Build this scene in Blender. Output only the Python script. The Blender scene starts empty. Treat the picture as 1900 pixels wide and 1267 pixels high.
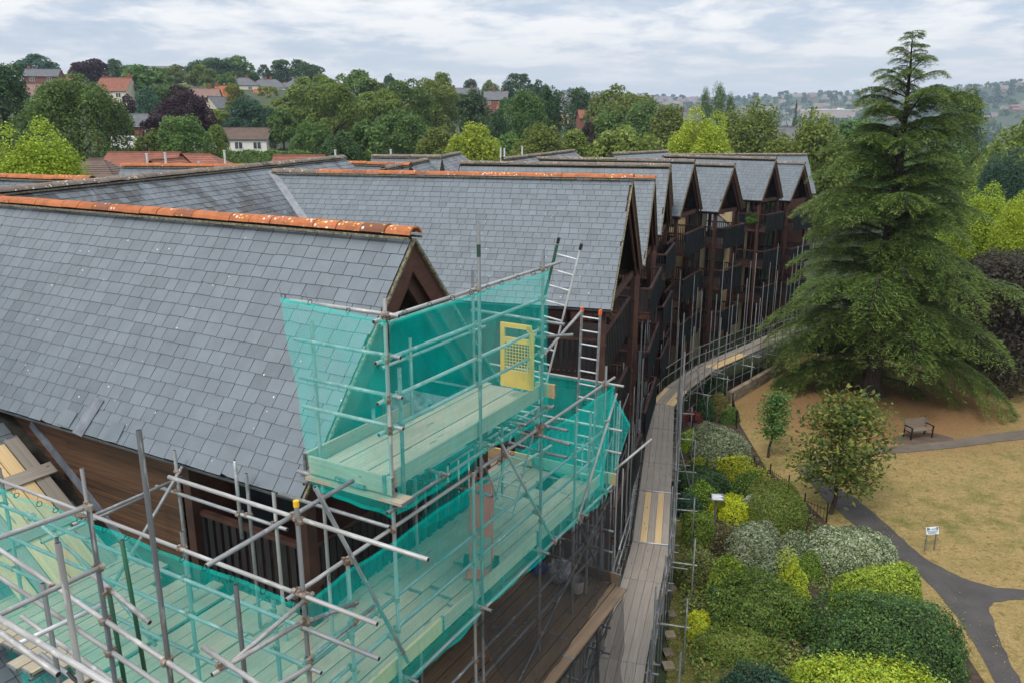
import bpy, math, random
import numpy as np
from mathutils import Vector, Matrix

random.seed(11)
rng = np.random.default_rng(11)
sc = bpy.context.scene
COL = sc.collection
H = 15.0                       # camera height above the garden
HAZE_DENSITY = 0.00016

# ------------------------------------------------------------------ camera
cam_d = bpy.data.cameras.new("camera")
cam = bpy.data.objects.new("camera", cam_d)
COL.objects.link(cam)
PITCH = math.radians(15.1)
cam.location = (0, 0, H)
cam.rotation_euler = (math.pi / 2 - PITCH, 0, 0)
cam_d.sensor_width = 36.0
cam_d.lens = 1477 / 1900 * 36
cam_d.clip_start = 0.1
cam_d.clip_end = 12000
sc.camera = cam

# ------------------------------------------------------------------ world, sun, exposure
SUN_EL, SUN_ROT = math.radians(52), math.radians(215)
world = bpy.data.worlds.new("World")
sc.world = world
world.use_nodes = True
wt = world.node_tree
wt.nodes.clear()
def wn(t, **k):
    n = wt.nodes.new(t)
    for a, v in k.items():
        setattr(n, a, v)
    return n
def wmath(op, a, b=None):
    n = wn('ShaderNodeMath', operation=op)
    for i, v in enumerate((a, b)):
        if v is None: continue
        if isinstance(v, (int, float)): n.inputs[i].default_value = v
        else: wt.links.new(v, n.inputs[i])
    return n.outputs[0]
w_out = wn('ShaderNodeOutputWorld')
w_bg = wn('ShaderNodeBackground')
w_bg.inputs['Strength'].default_value = 0.1
sky = wn('ShaderNodeTexSky', sky_type='NISHITA')
sky.sun_disc = False
sky.sun_elevation = SUN_EL
sky.sun_rotation = SUN_ROT
w_tc = wn('ShaderNodeTexCoord')
w_sep = wn('ShaderNodeSeparateXYZ')
wt.links.new(w_tc.outputs['Generated'], w_sep.inputs[0])
zz = wmath('MAXIMUM', w_sep.outputs[2], 0.0)
den = wmath('ADD', zz, 0.13)
cx_ = wmath('DIVIDE', w_sep.outputs[0], den)
cy_ = wmath('DIVIDE', w_sep.outputs[1], den)
w_cmb = wn('ShaderNodeCombineXYZ')
wt.links.new(cx_, w_cmb.inputs[0]); wt.links.new(cy_, w_cmb.inputs[1])
def wnoise(scale, detail, rough, off, dist=0.0):
    mp = wn('ShaderNodeMapping')
    mp.inputs['Location'].default_value = off
    wt.links.new(w_cmb.outputs[0], mp.inputs[0])
    n = wn('ShaderNodeTexNoise')
    n.inputs['Scale'].default_value = scale
    n.inputs['Detail'].default_value = detail
    n.inputs['Roughness'].default_value = rough
    n.inputs['Distortion'].default_value = dist
    wt.links.new(mp.outputs[0], n.inputs['Vector'])
    return n.outputs[0]
def wramp(fac, stops):
    r = wn('ShaderNodeValToRGB')
    e = r.color_ramp.elements
    while len(e) < len(stops): e.new(0.5)
    for i, (p, c) in enumerate(stops):
        e[i].position = p
        e[i].color = (*c, 1)
    wt.links.new(fac, r.inputs[0])
    return r.outputs[0]
n1 = wnoise(1.05, 10, 0.58, (3.1, 7.7, 0), 0.25)
n2 = wnoise(3.6, 9, 0.62, (11.3, 2.2, 0), 0.3)
nm = wmath('ADD', wmath('MULTIPLY', n1, 0.60), wmath('MULTIPLY', n2, 0.40))
cloud = wramp(nm, [(0.40, (3.1, 3.5, 4.25)), (0.45, (3.8, 4.2, 4.85)), (0.49, (4.9, 5.15, 5.5)), (0.525, (6.0, 6.05, 6.1)), (0.57, (6.9, 6.8, 6.6))])
# paler, warmer strip of cloud low over the horizon all the way round
hz = wramp(w_sep.outputs[2], [(0.0, (1, 1, 1)), (0.045, (0.85, 0.85, 0.85)), (0.11, (0.1, 0.1, 0.1))])
mixh = wn('ShaderNodeMix', data_type='RGBA')
wt.links.new(wmath('MULTIPLY', hz, 0.72), mixh.inputs[0])
wt.links.new(cloud, mixh.inputs[6])
mixh.inputs[7].default_value = (6.2, 6.0, 5.85, 1)
mixs = wn('ShaderNodeMix', data_type='RGBA')
wt.links.new(wramp(nm, [(0.40, (0.72,) * 3), (0.50, (0.97,) * 3)]), mixs.inputs[0])
wt.links.new(sky.outputs[0], mixs.inputs[6])
wt.links.new(mixh.outputs[2], mixs.inputs[7])
# an overcast sky brightens smoothly from the horizon to the zenith
lum = wn('ShaderNodeVectorMath', operation='SCALE')
wt.links.new(mixs.outputs[2], lum.inputs[0])
wt.links.new(wmath('ADD', wmath('MULTIPLY', zz, 1.2), 0.94), lum.inputs['Scale'])
wt.links.new(lum.outputs[0], w_bg.inputs['Color'])
wt.links.new(w_bg.outputs[0], w_out.inputs['Surface'])

sun_d = bpy.data.lights.new("sun", 'SUN')
sun_d.energy = 1.5
sun_d.angle = math.radians(14)
sun_d.color = (1.0, 0.95, 0.87)
sun = bpy.data.objects.new("sun", sun_d)
COL.objects.link(sun)
# the sky's sun_rotation turns clockwise from +Y seen from above
sdir = Vector((math.sin(SUN_ROT) * math.cos(SUN_EL), math.cos(SUN_ROT) * math.cos(SUN_EL), math.sin(SUN_EL)))
sun.rotation_euler = sdir.to_track_quat('Z', 'Y').to_euler()
sun.location = (0, 0, 60)

sc.view_settings.view_transform = 'Standard'
sc.view_settings.look = 'None'
sc.view_settings.exposure = 0.55
sc.view_settings.gamma = 1.0
sc.view_settings.use_curve_mapping = False
sc.render.engine = 'CYCLES'
sc.cycles.use_denoising = True
sc.cycles.max_bounces = 6
sc.cycles.diffuse_bounces = 3
sc.cycles.glossy_bounces = 2
sc.cycles.transmission_bounces = 3
sc.cycles.transparent_max_bounces = 24
sc.cycles.volume_bounces = 1
sc.cycles.sample_clamp_indirect = 6

# ------------------------------------------------------------------ frames of reference
SU, CU = math.sin(math.radians(29.8)), math.cos(math.radians(29.8))
def W(u, v, z):                # front block's grid (u along its scaffold, v into the block, z below the camera) -> world
    return Vector((u * SU - v * CU, u * CU + v * SU, H + z))
CP, SP = math.cos(PITCH), math.sin(PITCH)
def ray(px, py):               # direction of a sight line measured on the 1900 px wide photograph
    r, u = px - 950, 633.5 - py
    return r, 1477 * CP + u * SP, -1477 * SP + u * CP
def G(px, py, z=0.0):          # where that line meets height z
    r = ray(px, py); t = (z - H) / r[2]
    return Vector((r[0] * t, r[1] * t, z))
def D(px, py, y):              # where it is y metres away
    r = ray(px, py); t = y / r[1]
    return Vector((r[0] * t, y, H + r[2] * t))

# ------------------------------------------------------------------ object helpers
def tag(o, label=None, cat=None, group=None, kind=None):
    if label: o["label"] = label
    if cat: o["category"] = cat
    if group: o["group"] = group
    if kind: o["kind"] = kind
    return o
def thing(name, label, cat, loc=(0, 0, 0), rz=0.0, group=None):
    o = bpy.data.objects.new(name, None)
    o.empty_display_size = 0.3
    o.location = loc
    o.rotation_euler = (0, 0, rz)
    COL.objects.link(o)
    return tag(o, label, cat, group)
def link(name, me, parent=None, world_space=True):
    o = bpy.data.objects.new(name, me)
    COL.objects.link(o)
    if parent is not None:
        o.parent = parent
        if world_space and parent.type == 'EMPTY':
            o.matrix_parent_inverse = Matrix.Translation(-parent.location)
    return o
class MB:
    """collects faces of one mesh"""
    def __init__(s): s.v = []; s.f = []; s.m = []
    def add(s, vs, fs, m=0):
        k = len(s.v)
        s.v += [tuple(p) for p in vs]
        s.f += [tuple(i + k for i in f) for f in fs]
        s.m += [m] * len(fs)
    def box(s, o, a, b, c, m=0):   # corner and three edge vectors
        o, a, b, c = Vector(o), Vector(a), Vector(b), Vector(c)
        if a.cross(b).dot(c) < 0: o, a = o + a, -a
        s.add([o, o + a, o + a + b, o + b, o + c, o + a + c, o + a + b + c, o + b + c],
              [(3, 2, 1, 0), (4, 5, 6, 7), (0, 1, 5, 4), (1, 2, 6, 5), (2, 3, 7, 6), (3, 0, 4, 7)], m)
    def bar(s, p, q, w, h, up=(0, 0, 1), m=0):   # bar of section w x h centred on the line pq
        p, q = Vector(p), Vector(q); d = (q - p); dn = d.normalized(); up = Vector(up)
        x = dn.cross(up)
        if x.length < 1e-4: x = dn.cross(Vector((1, 0, 0)))
        x.normalize(); y = x.cross(dn).normalized()
        s.box(p - x * w / 2 - y * h / 2, x * w, d, y * h, m)
    def tube(s, p, q, r, n=8, m=0, r2=None, cap=True):
        p, q = Vector(p), Vector(q); r2 = r if r2 is None else r2
        d = (q - p).normalized()
        x = d.orthogonal().normalized(); y = d.cross(x)
        vs = [c + (x * math.cos(6.28318 * i / n) + y * math.sin(6.28318 * i / n)) * rr for c, rr in ((p, r), (q, r2)) for i in range(n)]
        fs = [(i, (i + 1) % n, n + (i + 1) % n, n + i) for i in range(n)]
        if cap: fs += [tuple(range(n))[::-1], tuple(range(n, 2 * n))]
        s.add(vs, fs, m)
    def path(s, pts, r, n=6, m=0):
        for a, b in zip(pts[:-1], pts[1:]): s.tube(a, b, r, n, m)
    def mesh(s, name, mats, smooth=False):
        me = bpy.data.meshes.new(name)
        me.from_pydata(s.v, [], s.f)
        if not isinstance(mats, (list, tuple)): mats = [mats]
        for mt in mats: me.materials.append(mt)
        if len(mats) > 1: me.polygons.foreach_set('material_index', s.m)
        if smooth: me.polygons.foreach_set('use_smooth', [True] * len(s.f))
        me.update()
        return me
    def obj(s, name, mats, parent=None, smooth=False):
        return link(name, s.mesh(name, mats, smooth), parent)
def np_mesh(name, verts, faces, mats, midx=None, smooth=False):
    verts = np.asarray(verts, dtype=np.float32); faces = np.asarray(faces, dtype=np.int32)
    me = bpy.data.meshes.new(name)
    nv, nf, k = len(verts), len(faces), faces.shape[1]
    me.vertices.add(nv); me.vertices.foreach_set('co', verts.ravel())
    me.loops.add(nf * k); me.loops.foreach_set('vertex_index', faces.ravel())
    me.polygons.add(nf)
    me.polygons.foreach_set('loop_start', np.arange(0, nf * k, k, dtype=np.int32))
    me.polygons.foreach_set('loop_total', np.full(nf, k, dtype=np.int32))
    if not isinstance(mats, (list, tuple)): mats = [mats]
    for mt in mats: me.materials.append(mt)
    if midx is not None: me.polygons.foreach_set('material_index', np.asarray(midx, dtype=np.int32))
    if smooth: me.polygons.foreach_set('use_smooth', np.ones(nf, dtype=bool))
    me.update(calc_edges=True)
    return me
def unit(a):
    return a / np.maximum(np.linalg.norm(a, axis=1, keepdims=True), 1e-9)
def cards(pos, nrm, sx, sy, tdir=None):
    """leaf shaped faces: returns vertices and quads"""
    n = len(pos); nrm = unit(nrm)
    t = rng.normal(size=(n, 3)) if tdir is None else tdir
    t = unit(t - nrm * np.sum(t * nrm, axis=1, keepdims=True))
    b = np.cross(nrm, t)
    sx = np.broadcast_to(np.asarray(sx), (n,))[:, None]; sy = np.broadcast_to(np.asarray(sy), (n,))[:, None]
    v = np.stack([pos - t * sx, pos - b * sy + t * sx * .15, pos + t * sx, pos + b * sy + t * sx * .15], axis=1).reshape(-1, 3)
    return v, np.arange(4 * n).reshape(n, 4)

# ------------------------------------------------------------------ materials
def new_mat(name):
    m = bpy.data.materials.new(name); m.use_nodes = True
    nt = m.node_tree; nt.nodes.clear()
    return m, nt
class NT:
    def __init__(s, name):
        s.m, s.t = new_mat(name)
        s.out = s.n('ShaderNodeOutputMaterial')
    def n(s, t, **k):
        q = s.t.nodes.new(t)
        for a, v in k.items(): setattr(q, a, v)
        return q
    def set(s, sock, v):
        if isinstance(v, (int, float)): sock.default_value = v
        elif isinstance(v, tuple): sock.default_value = v if len(v) == len(sock.default_value) else (*v, 1)
        else: s.t.links.new(v, sock)
    def math(s, op, a, b=0.0):
        q = s.n('ShaderNodeMath', operation=op); s.set(q.inputs[0], a); s.set(q.inputs[1], b)
        return q.outputs[0]
    def mix(s, f, a, b, mode='MIX'):
        q = s.n('ShaderNodeMix', data_type='RGBA', blend_type=mode)
        s.set(q.inputs[0], f); s.set(q.inputs[6], a); s.set(q.inputs[7], b)
        return q.outputs[2]
    def ramp(s, f, stops):
        q = s.n('ShaderNodeValToRGB'); e = q.color_ramp.elements
        while len(e) < len(stops): e.new(0.5)
        for i, (p, c) in enumerate(stops):
            e[i].position = p; e[i].color = (*c, 1) if isinstance(c, tuple) else (c, c, c, 1)
        s.set(q.inputs[0], f)
        return q.outputs[0]
    def coords(s, scale=(1, 1, 1), shift=True):
        tc = s.n('ShaderNodeTexCoord'); mp = s.n('ShaderNodeMapping')
        mp.inputs['Scale'].default_value = scale
        s.t.links.new(tc.outputs['Object'], mp.inputs[0])
        if shift:
            oi = s.n('ShaderNodeObjectInfo')
            s.t.links.new(s.math('MULTIPLY', oi.outputs['Random'], 57.0), mp.inputs['Location'])
        return mp.outputs[0]
    def noise(s, vec, scale, detail=4, rough=0.55, dist=0.0):
        q = s.n('ShaderNodeTexNoise'); s.t.links.new(vec, q.inputs['Vector'])
        q.inputs['Scale'].default_value = scale; q.inputs['Detail'].default_value = detail
        q.inputs['Roughness'].default_value = rough; q.inputs['Distortion'].default_value = dist
        return q.outputs[0]
    def voro(s, vec, scale, feature='F1'):
        q = s.n('ShaderNodeTexVoronoi', feature=feature); s.t.links.new(vec, q.inputs['Vector'])
        q.inputs['Scale'].default_value = scale
        return q
    def rnd(s):
        """a number of its own for every piece, joined or not"""
        oi = s.n('ShaderNodeObjectInfo'); g = s.n('ShaderNodeNewGeometry')
        return s.math('FRACT', s.math('ADD', oi.outputs['Random'], g.outputs['Random Per Island']))
    def bump(s, h, dist, strength=1.0):
        q = s.n('ShaderNodeBump'); q.inputs['Distance'].default_value = dist; q.inputs['Strength'].default_value = strength
        s.t.links.new(h, q.inputs['Height'])
        return q.outputs[0]
    def pbr(s, col, rough=0.7, metal=0.0, spec=0.4, normal=None):
        b = s.n('ShaderNodeBsdfPrincipled')
        s.set(b.inputs['Base Color'], col); s.set(b.inputs['Roughness'], rough)
        b.inputs['Metallic'].default_value = metal; b.inputs['Specular IOR Level'].default_value = spec
        if normal is not None: s.t.links.new(normal, b.inputs['Normal'])
        s.t.links.new(b.outputs[0], s.out.inputs['Surface'])
        return s.m
def simple(name, c1, c2=None, scale=4.0, rough=0.7, metal=0.0, spec=0.35, bump=0.0, stretch=(1, 1, 1), lo=0.35, hi=0.68, rv=0.0):
    k = NT(name); v = k.coords(stretch)
    c2 = c2 or tuple(x * 0.75 for x in c1)
    f = k.noise(v, scale, 6, 0.6)
    col = k.ramp(f, [(lo, c2), (hi, c1)])
    if rv:
        r = k.math('ADD', k.math('MULTIPLY', k.rnd(), rv), 1 - rv / 2)
        q = k.n('ShaderNodeHueSaturation'); q.inputs['Saturation'].default_value = 1
        k.set(q.inputs['Value'], r); k.set(q.inputs['Color'], col); col = q.outputs[0]
    return k.pbr(col, rough, metal, spec, k.bump(f, bump) if bump else None)
def slate_mat(name, a, b, dark, weather=0.0, spots=0.02):
    k = NT(name); r = k.rnd()
    col = k.ramp(r, [(0.0, dark), (0.06, a), (0.55, b), (0.80, tuple(x * 1.10 for x in b)), (0.95, a), (1.0, dark)])
    g = k.n('ShaderNodeNewGeometry'); mp = k.n('ShaderNodeMapping'); k.t.links.new(g.outputs['Position'], mp.inputs[0])
    w = mp.outputs[0]
    f = k.noise(w, 2.3, 6, 0.65)
    col = k.mix(0.34, col, k.ramp(f, [(0.3, tuple(x * .7 for x in a)), (0.7, tuple(min(1, x * 1.3) for x in b))]))
    fine = k.noise(w, 38, 4, 0.7)
    col = k.mix(k.math('MULTIPLY', k.ramp(fine, [(0.55, 0.0), (0.8, 1.0)]), 0.25), col, (0.22, 0.23, 0.22))
    if weather:
        wv = k.ramp(k.noise(w, 0.62, 7, 0.72, 0.8), [(0.42, 0.0), (0.53, 1.0)])
        wv2 = k.math('MULTIPLY', wv, k.ramp(k.math('FRACT', k.math('MULTIPLY', r, 7.31)), [(0.1, 0.35), (0.7, 1.0)]))
        col = k.mix(k.math('MULTIPLY', wv2, weather), col, (0.030, 0.030, 0.031))
    vo = k.voro(w, 4.2)
    sp = k.math('LESS_THAN', vo.outputs['Distance'], spots * 3.1)
    sp2 = k.math('MULTIPLY', sp, k.ramp(k.noise(w, 0.9, 3), [(0.46, 0.0), (0.56, 1.0)]))
    col = k.mix(sp2, col, (0.55, 0.55, 0.50))
    return k.pbr(col, k.ramp(fine, [(0.3, 0.36), (0.7, 0.56)]), 0, 0.5, k.bump(fine, 0.004, 0.6))
def tile_mat(name, a, b, dark, lichen):
    k = NT(name); r = k.rnd(); v = k.coords()
    g = k.n('ShaderNodeNewGeometry'); w = g.outputs['Position']
    col = k.ramp(r, [(0, a), (0.6, b), (0.9, b), (1, dark)])
    f = k.noise(w, 6, 7, 0.7)
    col = k.mix(k.ramp(f, [(0.45, 0.0), (0.7, 0.75)]), col, dark)
    vo = k.voro(w, 15)
    s1 = k.math('LESS_THAN', k.math('ADD', vo.outputs['Distance'], k.math('MULTIPLY', f, .35)), 0.52)
    pick = k.math('GREATER_THAN', k.noise(w, 2.1, 3), 0.64 - 0.22 * lichen)
    sepc = k.n('ShaderNodeSeparateColor'); k.t.links.new(vo.outputs['Color'], sepc.inputs[0])
    some = k.math('LESS_THAN', sepc.outputs[0], 0.25 + 0.35 * lichen)
    m1 = k.math('MULTIPLY', k.math('MULTIPLY', s1, pick), some)
    lc = k.ramp(sepc.outputs[1], [(0.0, (0.62, 0.60, 0.52)), (0.62, (0.60, 0.57, 0.5)), (0.66, (0.55, 0.33, 0.03))])
    col = k.mix(m1, col, lc)
    return k.pbr(col, 0.85, 0, 0.2, k.bump(f, 0.012))
def tube_mat(name, c1, c2, rough, metal, rust, rv):
    k = NT(name); v = k.coords((4, 4, 2.6)); f = k.noise(v, 3.2, 6, 0.62)
    col = k.ramp(f, [(0.36, c2), (0.66, c1)])
    v2 = k.coords((3, 3, 5)); g = k.noise(v2, 2.4, 6, 0.7)
    col = k.mix(k.math('MULTIPLY', k.ramp(g, [(0.60, 0.0), (0.70, 1.0)]), rust), col, (0.17, 0.085, 0.045))
    h = k.noise(k.coords((9, 9, 14)), 2.0, 3, 0.5)
    col = k.mix(k.math('MULTIPLY', k.ramp(h, [(0.62, 0.0), (0.68, 1.0)]), 0.55), col, (0.55, 0.54, 0.52))
    q = k.n('ShaderNodeHueSaturation'); k.set(q.inputs['Value'], k.math('ADD', k.math('MULTIPLY', k.rnd(), rv), 1 - rv / 2)); k.set(q.inputs['Color'], col)
    return k.pbr(q.outputs[0], k.ramp(f, [(.3, .6), (.7, .38)]), metal, 0.5)
def wood_mat(name, a, b, knots=True, rough=0.75, sc_=(1.4, 22, 22), rv=0.25, stain=None):
    k = NT(name); v = k.coords(sc_)
    f = k.noise(v, 2.0, 7, 0.62, 0.3)
    col = k.ramp(f, [(0.3, b), (0.7, a)])
    r = k.math('ADD', k.math('MULTIPLY', k.rnd(), rv), 1 - rv / 2)
    q = k.n('ShaderNodeHueSaturation'); k.set(q.inputs['Value'], r); k.set(q.inputs['Color'], col); col = q.outputs[0]
    if knots:
        v2 = k.coords((sc_[0] * 3, sc_[1] / 4, 3))
        vo = k.voro(v2, 1.0)
        col = k.mix(k.math('MULTIPLY', k.math('LESS_THAN', vo.outputs['Distance'], 0.10), 0.7), col, tuple(x * .35 for x in b))
    if stain:
        g = k.n('ShaderNodeNewGeometry')
        col = k.mix(k.math('MULTIPLY', k.ramp(k.noise(g.outputs['Position'], 1.7, 6, 0.65), [(0.5, 0.0), (0.66, 1.0)]), 0.55), col, stain)
    return k.pbr(col, rough, 0, 0.3, k.bump(f, 0.003))
def leaf_mat(name, dark, mid, light, trans=0.35, hue=0.03):
    k = NT(name)
    g = k.n('ShaderNodeNewGeometry'); oi = k.n('ShaderNodeObjectInfo')
    patch = k.noise(g.outputs['Position'], 0.8, 3, 0.5)
    f = k.math('ADD', k.math('MULTIPLY', g.outputs['Random Per Island'], 0.6), k.math('MULTIPLY', patch, 0.4))
    col = k.ramp(f, [(0.12, dark), (0.5, mid), (0.88, light)])
    q = k.n('ShaderNodeHueSaturation')
    k.set(q.inputs['Hue'], k.math('ADD', k.math('MULTIPLY', oi.outputs['Random'], hue), 0.5 - hue / 2))
    k.set(q.inputs['Value'], k.math('ADD', k.math('MULTIPLY', k.math('FRACT', k.math('MULTIPLY', oi.outputs['Random'], 13.7)), 0.4), 0.8))
    k.set(q.inputs['Color'], col)
    d = k.n('ShaderNodeBsdfPrincipled'); k.set(d.inputs['Base Color'], q.outputs[0])
    d.inputs['Roughness'].default_value = 0.55; d.inputs['Specular IOR Level'].default_value = 0.25
    t = k.n('ShaderNodeBsdfTranslucent'); k.set(t.inputs[0], k.mix(0.5, q.outputs[0], light))
    mx = k.n('ShaderNodeMixShader'); mx.inputs[0].default_value = trans
    k.t.links.new(d.outputs[0], mx.inputs[1]); k.t.links.new(t.outputs[0], mx.inputs[2])
    k.t.links.new(mx.outputs[0], k.out.inputs['Surface'])
    return k.m
def net_mat(name, col, cover, trans=0.5):
    k = NT(name)
    v = k.coords((1, 1, 1))
    f = k.noise(v, 3.5, 5, 0.6)
    d = k.n('ShaderNodeBsdfDiffuse'); k.set(d.inputs[0], col)
    t = k.n('ShaderNodeBsdfTranslucent'); k.set(t.inputs[0], col)
    m1 = k.n('ShaderNodeMixShader'); m1.inputs[0].default_value = trans
    k.t.links.new(d.outputs[0], m1.inputs[1]); k.t.links.new(t.outputs[0], m1.inputs[2])
    tr = k.n('ShaderNodeBsdfTransparent')
    m2 = k.n('ShaderNodeMixShader')
    # an open weave covers more when it is seen at a slant
    lw = k.n('ShaderNodeLayerWeight'); lw.inputs[0].default_value = 0.35
    f2 = k.noise(k.coords((5, 5, .8)), 2.2, 4, 0.6, 1.2)
    cov = k.math('ADD', k.math('ADD', k.math('ADD', k.math('MULTIPLY', f, 0.20), k.math('MULTIPLY', f2, 0.26)), cover - 0.23), k.math('MULTIPLY', lw.outputs['Facing'], 0.12))
    k.set(m2.inputs[0], k.math('MINIMUM', cov, 1.0))
    k.t.links.new(tr.outputs[0], m2.inputs[1]); k.t.links.new(m1.outputs[0], m2.inputs[2])
    k.t.links.new(m2.outputs[0], k.out.inputs['Surface'])
    return k.m
def glass_mat(name, col=(0.03, 0.035, 0.04)):
    k = NT(name); v = k.coords()
    return k.pbr(k.ramp(k.noise(v, 0.6, 2), [(0.4, col), (0.6, tuple(x * 2.5 for x in col))]), 0.06, 0, 0.6)

SLATE = slate_mat('blue grey slate', (0.108, 0.130, 0.150), (0.126, 0.151, 0.173), (0.088, 0.106, 0.124))
SLATE_W = slate_mat('weathered slate', (0.108, 0.130, 0.150), (0.126, 0.151, 0.173), (0.075, 0.088, 0.102), weather=0.95)
SLATE_EDGE = simple('mossy shadow slate edge', (0.050, 0.044, 0.034), (0.022, 0.021, 0.019), 9, 0.9)  # moss brown, also dark enough to paint in the shadow lines between courses
TERRA = tile_mat('orange clay ridge', (0.365, 0.123, 0.047), (0.425, 0.149, 0.060), (0.170, 0.072, 0.047), 0.3)
TERRA_L = tile_mat('lichen clay ridge', (0.391, 0.128, 0.051), (0.442, 0.153, 0.064), (0.170, 0.076, 0.047),0.62)
GREYR = tile_mat('grey brown ridge', (0.170, 0.140, 0.119), (0.204, 0.170, 0.145), (0.085, 0.072, 0.064), 0.6)
MORTAR = simple('mossy ridge mortar', (0.28, 0.25, 0.18), (0.05, 0.048, 0.02), 22, 0.95)
LEAD = simple('grey lead', (0.187, 0.204, 0.238), (0.102, 0.111, 0.128), 5, 0.5)
BROWN = simple('dark brown stain', (0.078, 0.036, 0.027), (0.044, 0.021, 0.017), 3, 0.6, rv=0.3)
BROWN_L = simple('red brown board', (0.085, 0.032, 0.022), (0.05, 0.02, 0.015), 4, 0.65, stretch=(1, 1, 4))
BLACKP = simple('black green panel', (0.017, 0.022, 0.025), (0.010, 0.013, 0.015), 3, 0.7, spec=0.15, rv=0.3)
BLACKS = simple('black slat', (0.016, 0.018, 0.021), (0.010, 0.011, 0.013), 3, 0.5, rv=0.4)
CREAM = simple('cream render', (0.46, 0.37, 0.22), (0.36, 0.28, 0.165), 1.5, 0.85)
VALLEY = simple('pale valley lead', (0.27, 0.285, 0.31), (0.17, 0.18, 0.20), 5, 0.5)
GUTTER = simple('gutter grey', (0.10, 0.11, 0.12), (0.05, 0.055, 0.06), 4, 0.45)
GLASS = glass_mat('dark glass')
CEDAR = wood_mat('weathered cladding', (0.115, 0.058, 0.032), (0.028, 0.017, 0.013), False, 0.6, (0.35, 0.35, 14), 0.5)
GALV = tube_mat('galvanised tube', (0.320, 0.336, 0.344), (0.160, 0.168, 0.176), .42, .35, .5, .35)
GALV_W = tube_mat('pale tube', (0.400, 0.400, 0.392), (0.232, 0.228, 0.224), .5, .25, .35, .25)
GALV_D = tube_mat('dull tube', (0.204, 0.221, 0.230), (0.102, 0.111, 0.119), .5, .3, .7, .4)
HOLE_SHADE = simple('painted tube hollow', (0.02, 0.02, 0.02))  # flat dark disc flush with the tube end, paints the shade of the hollow
RUST = simple('coupler steel', (0.36, 0.34, 0.31), (0.19, 0.10, 0.05), 16, 0.5, 0.4, 0.5, rv=0.3)
GREENP = simple('green paint', (0.010, 0.095, 0.045), (0.03, 0.06, 0.04), 6, 0.4, rv=0.3)
ALU = simple('aluminium', (0.60, 0.62, 0.63), (0.42, 0.44, 0.45), 5, 0.45, 0.3, 0.5)
YELLOW = simple('yellow plastic', (0.82, 0.47, 0.015), (0.66, 0.37, 0.015), 3, 0.45)
ORANGE = simple('orange cap', (0.75, 0.14, 0.04), (0.6, 0.1, 0.03), 3, 0.5)
RED = simple('red paint', (0.75, 0.045, 0.025), (0.55, 0.035, 0.02), 5, 0.45)
BLACKRUB = simple('black rubber', (0.015, 0.015, 0.016), (0.01, 0.01, 0.01), 4, 0.6)
BOARD = wood_mat('scaffold board', (0.440, 0.370, 0.282), (0.290, 0.238, 0.176), stain=(0.264, 0.229, 0.176))
BOARD_N = wood_mat('new pale board', (0.66, 0.49, 0.27), (0.50, 0.35, 0.17))
BOARD_G = wood_mat('grey board', (0.317, 0.281, 0.241), (0.202, 0.176, 0.148), stain=(0.216, 0.191, 0.162))
BOARD_B = wood_mat('brown board', (0.216, 0.152, 0.100), (0.128, 0.088, 0.056), stain=(0.120, 0.088, 0.064))
NET = net_mat('green debris netting', (0.0, 0.92, 0.79), 0.235)
NETD = net_mat('black debris netting', (0.045, 0.047, 0.05), 0.42, 0.3)

# ================================================================== LARGE STRUCTURE
# ------------------------------------------------------------------ terrain
def sstep(a, b, x):
    t = np.clip((x - a) / (b - a), 0, 1); return t * t * (3 - 2 * t)
def terrain_np(x, y):
    d = np.hypot(x, y); az = np.degrees(np.arctan2(x, np.maximum(y, 1e-3)))
    hm = np.interp(az, [-60, -14, -8, -2, 4, 10, 15], [33, 33, 30, 23, 14, 6, 0])
    near = np.clip((d - 42) / 350, 0, 1) ** 1.0 * hm
    far = np.interp(az, [-2, 6, 10, 14, 18, 22, 27, 31, 40], [118, 116, 114, 116, 128, 134, 140, 152, 152])
    valley = -22 * sstep(250, 900, d) * sstep(4, 14, az)
    t = near * (1 - 0.6 * sstep(600, 1500, d)) + valley
    hills = sstep(1300, 2900, d) * far * sstep(-14, -4, az) + sstep(1300, 2900, d) * 30 * (1 - sstep(-14, -4, az))
    bumps = 6 * np.sin(x / 210.0 + 1.3) * np.sin(y / 260.0) * sstep(900, 1800, d)
    return t + hills + bumps
def T(x, y): return float(terrain_np(np.array([x]), np.array([y]))[0])
def grid_terrain():
    azs = np.radians(np.linspace(-75, 75, 151))
    ds = np.concatenate([[0.0], np.geomspace(6, 6500, 110)])
    A, Dd = np.meshgrid(azs, ds)
    x = Dd * np.sin(A); y = Dd * np.cos(A) - 30 * np.exp(-Dd / 30)
    z = terrain_np(x, np.maximum(y, 0.0)); z[Dd < 60] = np.where(z[Dd < 60] < 0.05, -0.03, z[Dd < 60])
    v = np.stack([x, y, z], -1).reshape(-1, 3)
    n = len(azs); i, j = np.meshgrid(np.arange(len(ds) - 1), np.arange(n - 1), indexing='ij')
    q = (i * n + j).ravel()
    return v, np.stack([q, q + 1, q + n + 1, q + n], -1)
GRASSY = simple('rough green ground', (0.060, 0.078, 0.028), (0.030, 0.045, 0.018), 0.05, 0.95)
tv, tf = grid_terrain()
tag(link('ground', np_mesh('ground', tv, tf[:, ::-1], GRASSY, smooth=True)), kind='structure')
def sheet(name, pts, mat, z, kind='structure', res=None):
    b = MB(); b.add([(p[0], p[1], z) for p in pts], [tuple(range(len(pts)))])
    o = b.obj(name, mat)
    if o.data.polygons[0].normal.z < 0: o.data.flip_normals()
    return tag(o, kind=kind)
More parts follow.
